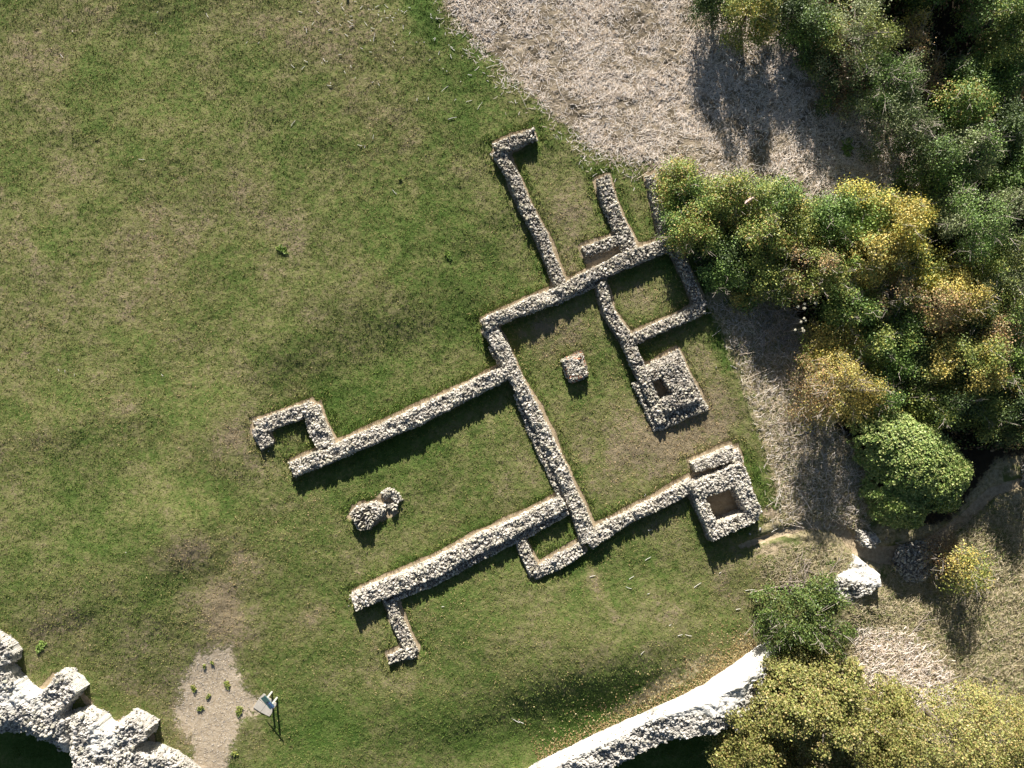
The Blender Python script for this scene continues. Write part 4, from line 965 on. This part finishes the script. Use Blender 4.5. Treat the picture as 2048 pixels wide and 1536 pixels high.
for _ in range(70):
    px = rs2.uniform(560, 900) + 40; py = abs(rs2.gauss(0, 90)) + 3
    x, y, z = PG(px, py); o = bpy.data.objects.new("reed_stalk", stalk_mesh(rs2.choice([0.1, 0.15, 0.2, 0.3]), 0.017)); o.location = (x, y, z + 0.035); o.rotation_euler = (0, 0, rs2.uniform(0, 3.14)); C.objects.link(o)
    tag(o, "pale dry reed stalk lying on the mown grass", "stalk", "pale reed stalks scattered on the lawn")

# ------------------------------------------------------------------ fallen bare branches
def branch(px, py, L, a, label, seed, forks=6, dz=0.05, zpx=None):
    r = np.random.default_rng(seed); x, y, z = PG(px, py)
    parts = []; d = np.array([math.cos(a), math.sin(a), 0.03]); pts = [np.zeros(3)]
    for k in range(5):
        d = d + np.append(r.normal(0, 0.12, 2), 0); d /= np.linalg.norm(d); pts.append(pts[-1] + d * L / 5)
    R = 0.035; parts.append(tube(pts, [R * (1 - 0.13 * k) for k in range(6)], 6))
    for _ in range(forks):
        k = r.integers(0, 5); s = r.choice([-1, 1]) * r.uniform(0.35, 0.9); dd = pts[k + 1] - pts[k]; dd /= np.linalg.norm(dd)
        e = np.array([dd[0] * math.cos(s) - dd[1] * math.sin(s), dd[0] * math.sin(s) + dd[1] * math.cos(s), r.uniform(0, 0.25)])
        l = L * r.uniform(0.2, 0.45); m1 = pts[k] + e * l * 0.5 + np.append(r.normal(0, 0.04, 2), 0.02); m2 = pts[k] + e * l + np.append(r.normal(0, 0.08, 2), 0)
        parts.append(tube([pts[k], m1, m2], [0.02, 0.014, 0.007], 4))
    V, Fq = merge(parts); o = build_mesh("fallen_branch", V, [Fq], M_TWIG); o.location = (x, y, z + dz); tag(o, label, "branch"); return o
BR = [(1500,1185,3.6,0.35,"longest pale forked branch lying above the ivy bush"),(1560,1175,2.6,0.9,"pale forked branch leaning toward the white wall end"),
 (1640,1165,2.6,0.75,"bleached branch running down from the white wall end"),(1525,1235,2.4,-0.9,"bare branch sticking out of the left side of the ivy bush"),(1530,1215,2.0,-0.5,"second bare branch poking from the ivy bush's left side, above the other"),
 (1835,1395,3.6,0.85,"long bleached branch lying beside the big oak"),(1735,1345,2.4,0.9,"short forked branch just above the big oak"),(1890,1385,3.0,0.6,"slender branch right of the long bleached one"),
 (1920,1390,3.4,-0.2,"pale branch lying level just above the lemon-green tree"),(1990,1420,2.8,1.3,"thin upright branch at the right above the lemon-green tree"),(1820,1270,2.2,1.0,"small branch in the middle of the rough grass"),
 (1890,435,2.2,-1.3,"bare branch at the foot of the brightest yellow tree"),(1770,1080,2.2,1.2,"bare branch at the dark foot of the round evergreen"),(1790,1085,1.8,-0.5,"second bare branch at the foot of the round evergreen, further right"),
 (1470,700,1.6,0.5,"thin bare branch on the dry grass right of the ruin"),(1440,620,3.0,0.15,"long thin branch by the right corner of the ruin"),(1550,650,2.4,-0.8,"grey branch in the shade left of the white flower heads"),
 (1580,640,2.0,0.9,"grey branch reaching toward the white flower heads"),(1560,120,2.0,-0.6,"dead branch in the shade below the top bushes"),(1640,290,1.6,-0.5,"branch on the shaded end of the reed litter")]
for i, b in enumerate(BR): branch(*b, 300 + i)
def brush(px, py, n, spread, seed, label):
    r = np.random.default_rng(seed); x, y, z = PG(px, py); parts = []
    for _ in range(n):
        p = np.append(r.normal(0, spread, 2), abs(r.normal(0.15, 0.15))); a = r.uniform(0, 3.14); L = r.uniform(0.7, 1.9); d = np.array([math.cos(a), math.sin(a), r.normal(0, 0.15)])
        parts.append(tube([p - d * L / 2, p + np.append(r.normal(0, 0.08, 2), 0.05), p + d * L / 2], [0.022, 0.018, 0.008], 4))
    V, Fq = merge(parts); o = build_mesh("brushwood", V, [Fq], M_TWIG); o.location = (x, y, z); tag(o, label, "brushwood")
brush(1555, 665, 90, 0.95, 41, "tangle of dead grey brushwood in shade left of the orange-brown hawthorn")
brush(1600, 1152, 40, 0.8, 42, "loose pile of dead twigs between the ruin and the ivy bush")
brush(1535, 1250, 34, 0.45, 43, "dark knot of bare twigs at the left side of the ivy bush")
brush(1420, 505, 45, 0.7, 44, "pale bare twigs in the bush at the ruin's upper right corner")

# ------------------------------------------------------------------ signboard on its concrete pad
pad = empty("paving_pad", (*P(533, 1407), 0.0), "pale concrete slab pad under the signboard", "paving")
M_CONC = mat_plain("concrete", (0.50, 0.46, 0.40), 0.85, 0.08, 5, bmp=0.004)
def slab(corners_px, z0, z1, mat, parent, name, bev=0.012):
    pts = PP(corners_px, 0.05); cxy = np.mean(pts, 0); n = len(pts); V = []
    for (z, k) in ((z0, 1.0), (z1 - bev, 1.0), (z1, 0.985)):
        for p in pts: V.append((cxy[0] + (p[0] - cxy[0]) * k, cxy[1] + (p[1] - cxy[1]) * k, z))
    V = np.array(V) - np.array([*parent.location]); f = []
    for l in (0, 1):
        for j in range(n): f.append((l * n + j, l * n + (j + 1) % n, (l + 1) * n + (j + 1) % n, (l + 1) * n + j))
    area = sum(pts[i][0] * pts[(i + 1) % n][1] - pts[(i + 1) % n][0] * pts[i][1] for i in range(n))
    top = np.array([[2 * n + j for j in range(n)]]); f = np.array(f)
    if area < 0: f = f[:, ::-1]; top = top[:, ::-1]
    return build_mesh(name, V, [f, top], mat, parent)
q = lambda X, Y: (500 + X / 25.6, 1370 + Y / 25.6)
gz = float(ZG(*P(533, 1407))[0])
for cs in ([q(170,1130),q(430,730),q(815,1020),q(535,1370)], [q(550,1380),q(828,1028),q(1190,1225),q(1120,1450),q(1000,1600)],
           [q(450,695),q(700,430),q(800,470),q(830,560),q(860,960),q(820,1000)], [q(835,1000),q(870,560),q(1385,935),q(1360,1010),q(1210,1215)]):
    slab(cs, gz - 0.12, gz + 0.075, M_CONC, pad, "slab")
sign = empty("signboard", (*P(548, 1392), gz), "sloping blue and green information board on two white posts beside the gravel patch", "signboard")
bp0 = np.array(P(544.2, 1382.8, 0)); bp1 = np.array(P(554.2, 1394.6, 0))      # feet of the posts
M_POST = mat_plain("post_paint", (0.62, 0.61, 0.57), 0.5, 0.08, 6)
ax = (bp1 - bp0) / np.linalg.norm(bp1 - bp0)
hl = 1.02
for b in (bp0, bp1):
    V = []; s = 0.05
    n2 = np.array([-ax[1], ax[0]])
    for z in (gz - 0.2, gz + hl):
        for (u, v) in ((-s, -s), (s, -s), (s, s), (-s, s)): V.append((*(b + ax * u + n2 * v), z))
    V = np.array(V) - np.array([*sign.location]); f = np.array([(0,1,5,4),(1,2,6,5),(2,3,7,6),(3,0,4,7),(4,5,6,7)]); build_mesh("post", V, [f], M_POST, sign)
# board plane: upper edge sits over the posts, lower edge toward the reader (down-left)
mid = (bp0 + bp1) / 2; nrm2 = np.array([ax[1], -ax[0]]); 
if nrm2 @ np.array([-1, -1]) < 0: nrm2 = -nrm2
half = 0.50; up3 = np.array([*(mid + nrm2 * -0.08), gz + 1.16]); lo3 = np.array([*(mid + nrm2 * 0.42), gz + 0.86]); a3 = np.array([ax[0], ax[1], 0.0])
def board_quad(s0, s1, t0, t1, lift, name, mat, thick=0.03):
    nn = np.cross(a3, up3 - lo3); nn /= np.linalg.norm(nn); 
    if nn[2] < 0: nn = -nn
    cs = []
    for (s, t) in ((s0, t0), (s1, t0), (s1, t1), (s0, t1)):
        cs.append(lo3 + (up3 - lo3) * t + a3 * half * s)
    V = np.array([c + nn * lift for c in cs] + [c + nn * (lift - thick) for c in cs]) - np.array([*sign.location])
    f = np.array([(0,1,2,3),(7,6,5,4),(0,4,5,1),(1,5,6,2),(2,6,7,3),(3,7,4,0)])
    return build_mesh(name, V, [f], mat, sign)
board_quad(-1.03, 1.03, -0.05, 1.05, 0.0, "frame", mat_plain("sign_frame", (0.10, 0.16, 0.17), 0.4, 0.05), 0.04)
board_quad(-1.0, 0.05, 0.0, 1.0, 0.006, "green_panel", mat_plain("sign_green", (0.08, 0.33, 0.29), 0.35, 0.15, 12), 0.004)
board_quad(0.06, 1.0, 0.40, 1.0, 0.006, "blue_panel", mat_plain("sign_blue", (0.16, 0.38, 0.80), 0.35, 0.12, 12), 0.004)
board_quad(0.06, 1.0, 0.0, 0.39, 0.006, "teal_panel", mat_plain("sign_teal", (0.08, 0.44, 0.46), 0.35, 0.12, 12), 0.004)
board_quad(-0.15, 0.12, 0.30, 0.72, 0.010, "picture", mat_plain("sign_navy", (0.015, 0.05, 0.16), 0.35, 0.1, 12), 0.004)
board_quad(0.14, 0.80, 0.30, 0.38, 0.010, "dark_stripe", mat_plain("sign_stripe", (0.01, 0.06, 0.12), 0.35, 0.1, 12), 0.004)
board_quad(0.22, 0.92, 0.52, 0.60, 0.010, "dark_stripe", bpy.data.materials["sign_stripe"], 0.004)

# post just beyond the top edge; only its shadow tip falls in the photograph
x, y, z = PG(690, -75)
V, Fq = tube([(0, 0, -0.2), (0, 0, 0.9), (0, 0, 1.2), (0, 0, 1.3)], [0.13, 0.13, 0.10, 0.03], 10)
o = build_mesh("wooden_post", V, [Fq], M_BARK); o.location = (x, y, z); tag(o, "dark wooden post standing on the lawn at the top edge", "post")

# ------------------------------------------------------------------ small things
def tuft_thing(px, py, r, label, seed, pal='green', n=160, h=0.11):
    rs = np.random.default_rng(seed); x, y, z = PG(px, py)
    a = rs.uniform(0, 6.28, n); rr = r * np.sqrt(rs.random(n)) * (1 + 0.45 * np.sin(2 * a + seed) + 0.25 * np.sin(5 * a + seed * 2)); p = np.stack([rr * np.cos(a), rr * np.sin(a), rs.uniform(0.02, h, n)], -1)
    pa = np.array(PAL[pal]) ; V, Fq, Cc = leaves(p, rs.uniform(0.04, 0.08, n), rs.normal(size=(n, 3)) + [0, 0, 0.7], pa[rs.integers(0, len(pa), n)], rs, 2.2)
    o = build_mesh("grass_tuft", V, [Fq], M_LEAF, col=Cc); o.location = (x, y, z); tag(o, label, "grass tuft"); return o
TF = [(455,1369,0.22,"round green tuft in the middle of the gravel patch"),(479,1421,0.26,"green tuft between the gravel and the paving pad"),(417,1392,0.14,"small tuft left of the middle one on the gravel"),
 (402,1416,0.18,"tuft near the left side of the gravel"),(470,1507,0.18,"tuft at the lower right rim of the gravel"),(425,1325,0.10,"tiny tuft near the top of the gravel"),(388,1376,0.2,"long tuft at the upper left rim of the gravel"),
 (409,1332,0.12,"thin tuft at the top left corner of the gravel"),(82,1292,0.34,"bright green weed on the lawn above the broken white wall"),(1660,1128,0.3,"green weed clump above the white wall end"),(801,358,0.10,"dark little weed in the middle of the open lawn"),
 (565,499,0.3,"leafy weed patch on the open lawn left of the ruin"),(897,512,0.22,"pale rosette weed on the lawn left of the ruin's upper room"),(1694,293,0.5,"green nettle clump in the shaded reed litter")]
for i, (px, py, r, lab) in enumerate(TF): tuft_thing(px, py, r, lab, 400 + i, 'lime' if i in (8, 9, 11, 12, 13) else 'olive', n=int(160 * (r / 0.2) ** 1.6))
def stone_thing(px, py, s, label, seed, col=(0.6, 0.58, 0.54)):
    r = np.random.default_rng(seed); x, y, z = PG(px, py)
    V, Ft, Cc = scatter_rocks(np.zeros((1, 3)), np.array([s]), np.array([col]), r, 0.6, tilt=0.1); o = build_mesh("loose_stone", V, [Ft], M_STONE, col=Cc); o.location = (x, y, z + s * 0.12); tag(o, label, "stone")
stone_thing(898, 1154, 0.34, "white stone lying in the shadow below the long lower wall", 1)
stone_thing(1560, 1020, 0.2, "grey stone right of the square chamber", 2)
stone_thing(1775, 977, 0.3, "pale round stone in the shade left of the round evergreen", 3)
stone_thing(450, 1358, 0.16, "whitish stone on the gravel above the round tuft", 4)
stone_thing(1552, 492, 0.2, "small stone at the foot of the bushes", 5)
stone_thing(252, 1105, 0.1, "tiny white pebble alone on the left lawn", 6)
stone_thing(1520, 1058, 0.26, "stone fallen from the square chamber's lower right corner", 7)
stone_thing(1500, 1068, 0.2, "smaller stone fallen below the square chamber", 8)
stone_thing(632, 1102, 0.1, "tiny white pebble on the lawn below left of the hearth", 9)
stone_thing(1432, 735, 0.16, "pale stone on the worn grass right of the square block", 10)
# strip of pink bark caught on the bush
bx, by = P(1497, 402, 2.2); gzz = float(ZG(bx, by)[0])
Vb = []; 
for i in range(7):
    t = i / 6; w = 0.13 * math.sin(math.pi * (0.12 + 0.8 * t)); c = np.array([-0.42 + 0.84 * t, 0.02 * math.sin(5 * t), 0.05 * math.sin(3 * t)])
    for (u, z) in ((-w, 0.0), (0.0, 0.06), (w, 0.0), (0.0, -0.02)): Vb.append(c + np.array([0, u, z]))
f = [(i * 4 + j, i * 4 + (j + 1) % 4, (i + 1) * 4 + (j + 1) % 4, (i + 1) * 4 + j) for i in range(6) for j in range(4)] + [(3, 2, 1, 0), (24, 25, 26, 27)]
o = build_mesh("bark_strip", np.array(Vb), [np.array(f)], mat_plain("pink_bark", (0.72, 0.48, 0.42), 0.6, 0.25, 14)); o.location = (bx, by, gzz + 2.35); o.rotation_euler = (0.1, 0.1, 0.65)
tag(o, "pinkish strip of bark caught on top of the bush below the reed litter", "bark")
# dried umbel flower heads
M_UMB = mat_plain("umbel", (0.62, 0.58, 0.44), 0.8, 0.15, 20)
for i, (px, py, s) in enumerate([(1596,614,0.09),(1609,608,0.08),(1608,617,0.12),(1607,637,0.08),(1602,644,0.09),(1590,660,0.08),(1604,657,0.06),(1606,662,0.11),(1632,606,0.12),(1611,641,0.06)]):
    x, y = P(px, py, 2.3); z = 2.3 + 0.03 * (i % 4); g0 = float(ZG(x, y)[0]); parts = []
    um = empty("umbel_plant", (x, y, g0), "dried white umbel flower head on a tall stem in the dark left of the hawthorns", "flower", "dried umbel flower heads in the shade")
    V, Fq = tube([(0.0, 0, 0), (0.03, -0.02, (z - g0) * 0.6), (0, 0, z - g0)], [0.012, 0.010, 0.006], 5); build_mesh("stem", V, [Fq], M_TWIG, um)
    for k in range(26):
        a = k * 2.4; rr = s * math.sqrt((k + 0.5) / 26); c = np.array([rr * math.cos(a), rr * math.sin(a), z - g0 + 0.02 - 0.3 * rr * rr / s])
        parts.append((ICO_V[:12] * 0.022 + c, np.array([(0,11,5),(0,5,1),(0,1,7),(0,7,10),(0,10,11),(1,5,9),(5,11,4),(11,10,2),(10,7,6),(7,1,8),(3,9,4),(3,4,2),(3,2,6),(3,6,8),(3,8,9),(4,9,5),(2,4,11),(6,2,10),(8,6,7),(9,8,1)])))
    V, Ft = merge(parts); build_mesh("flower_head", V, [Ft], M_UMB, um)
print("faces", sum(len(o.data.polygons) for o in scene.objects if o.type == 'MESH'))
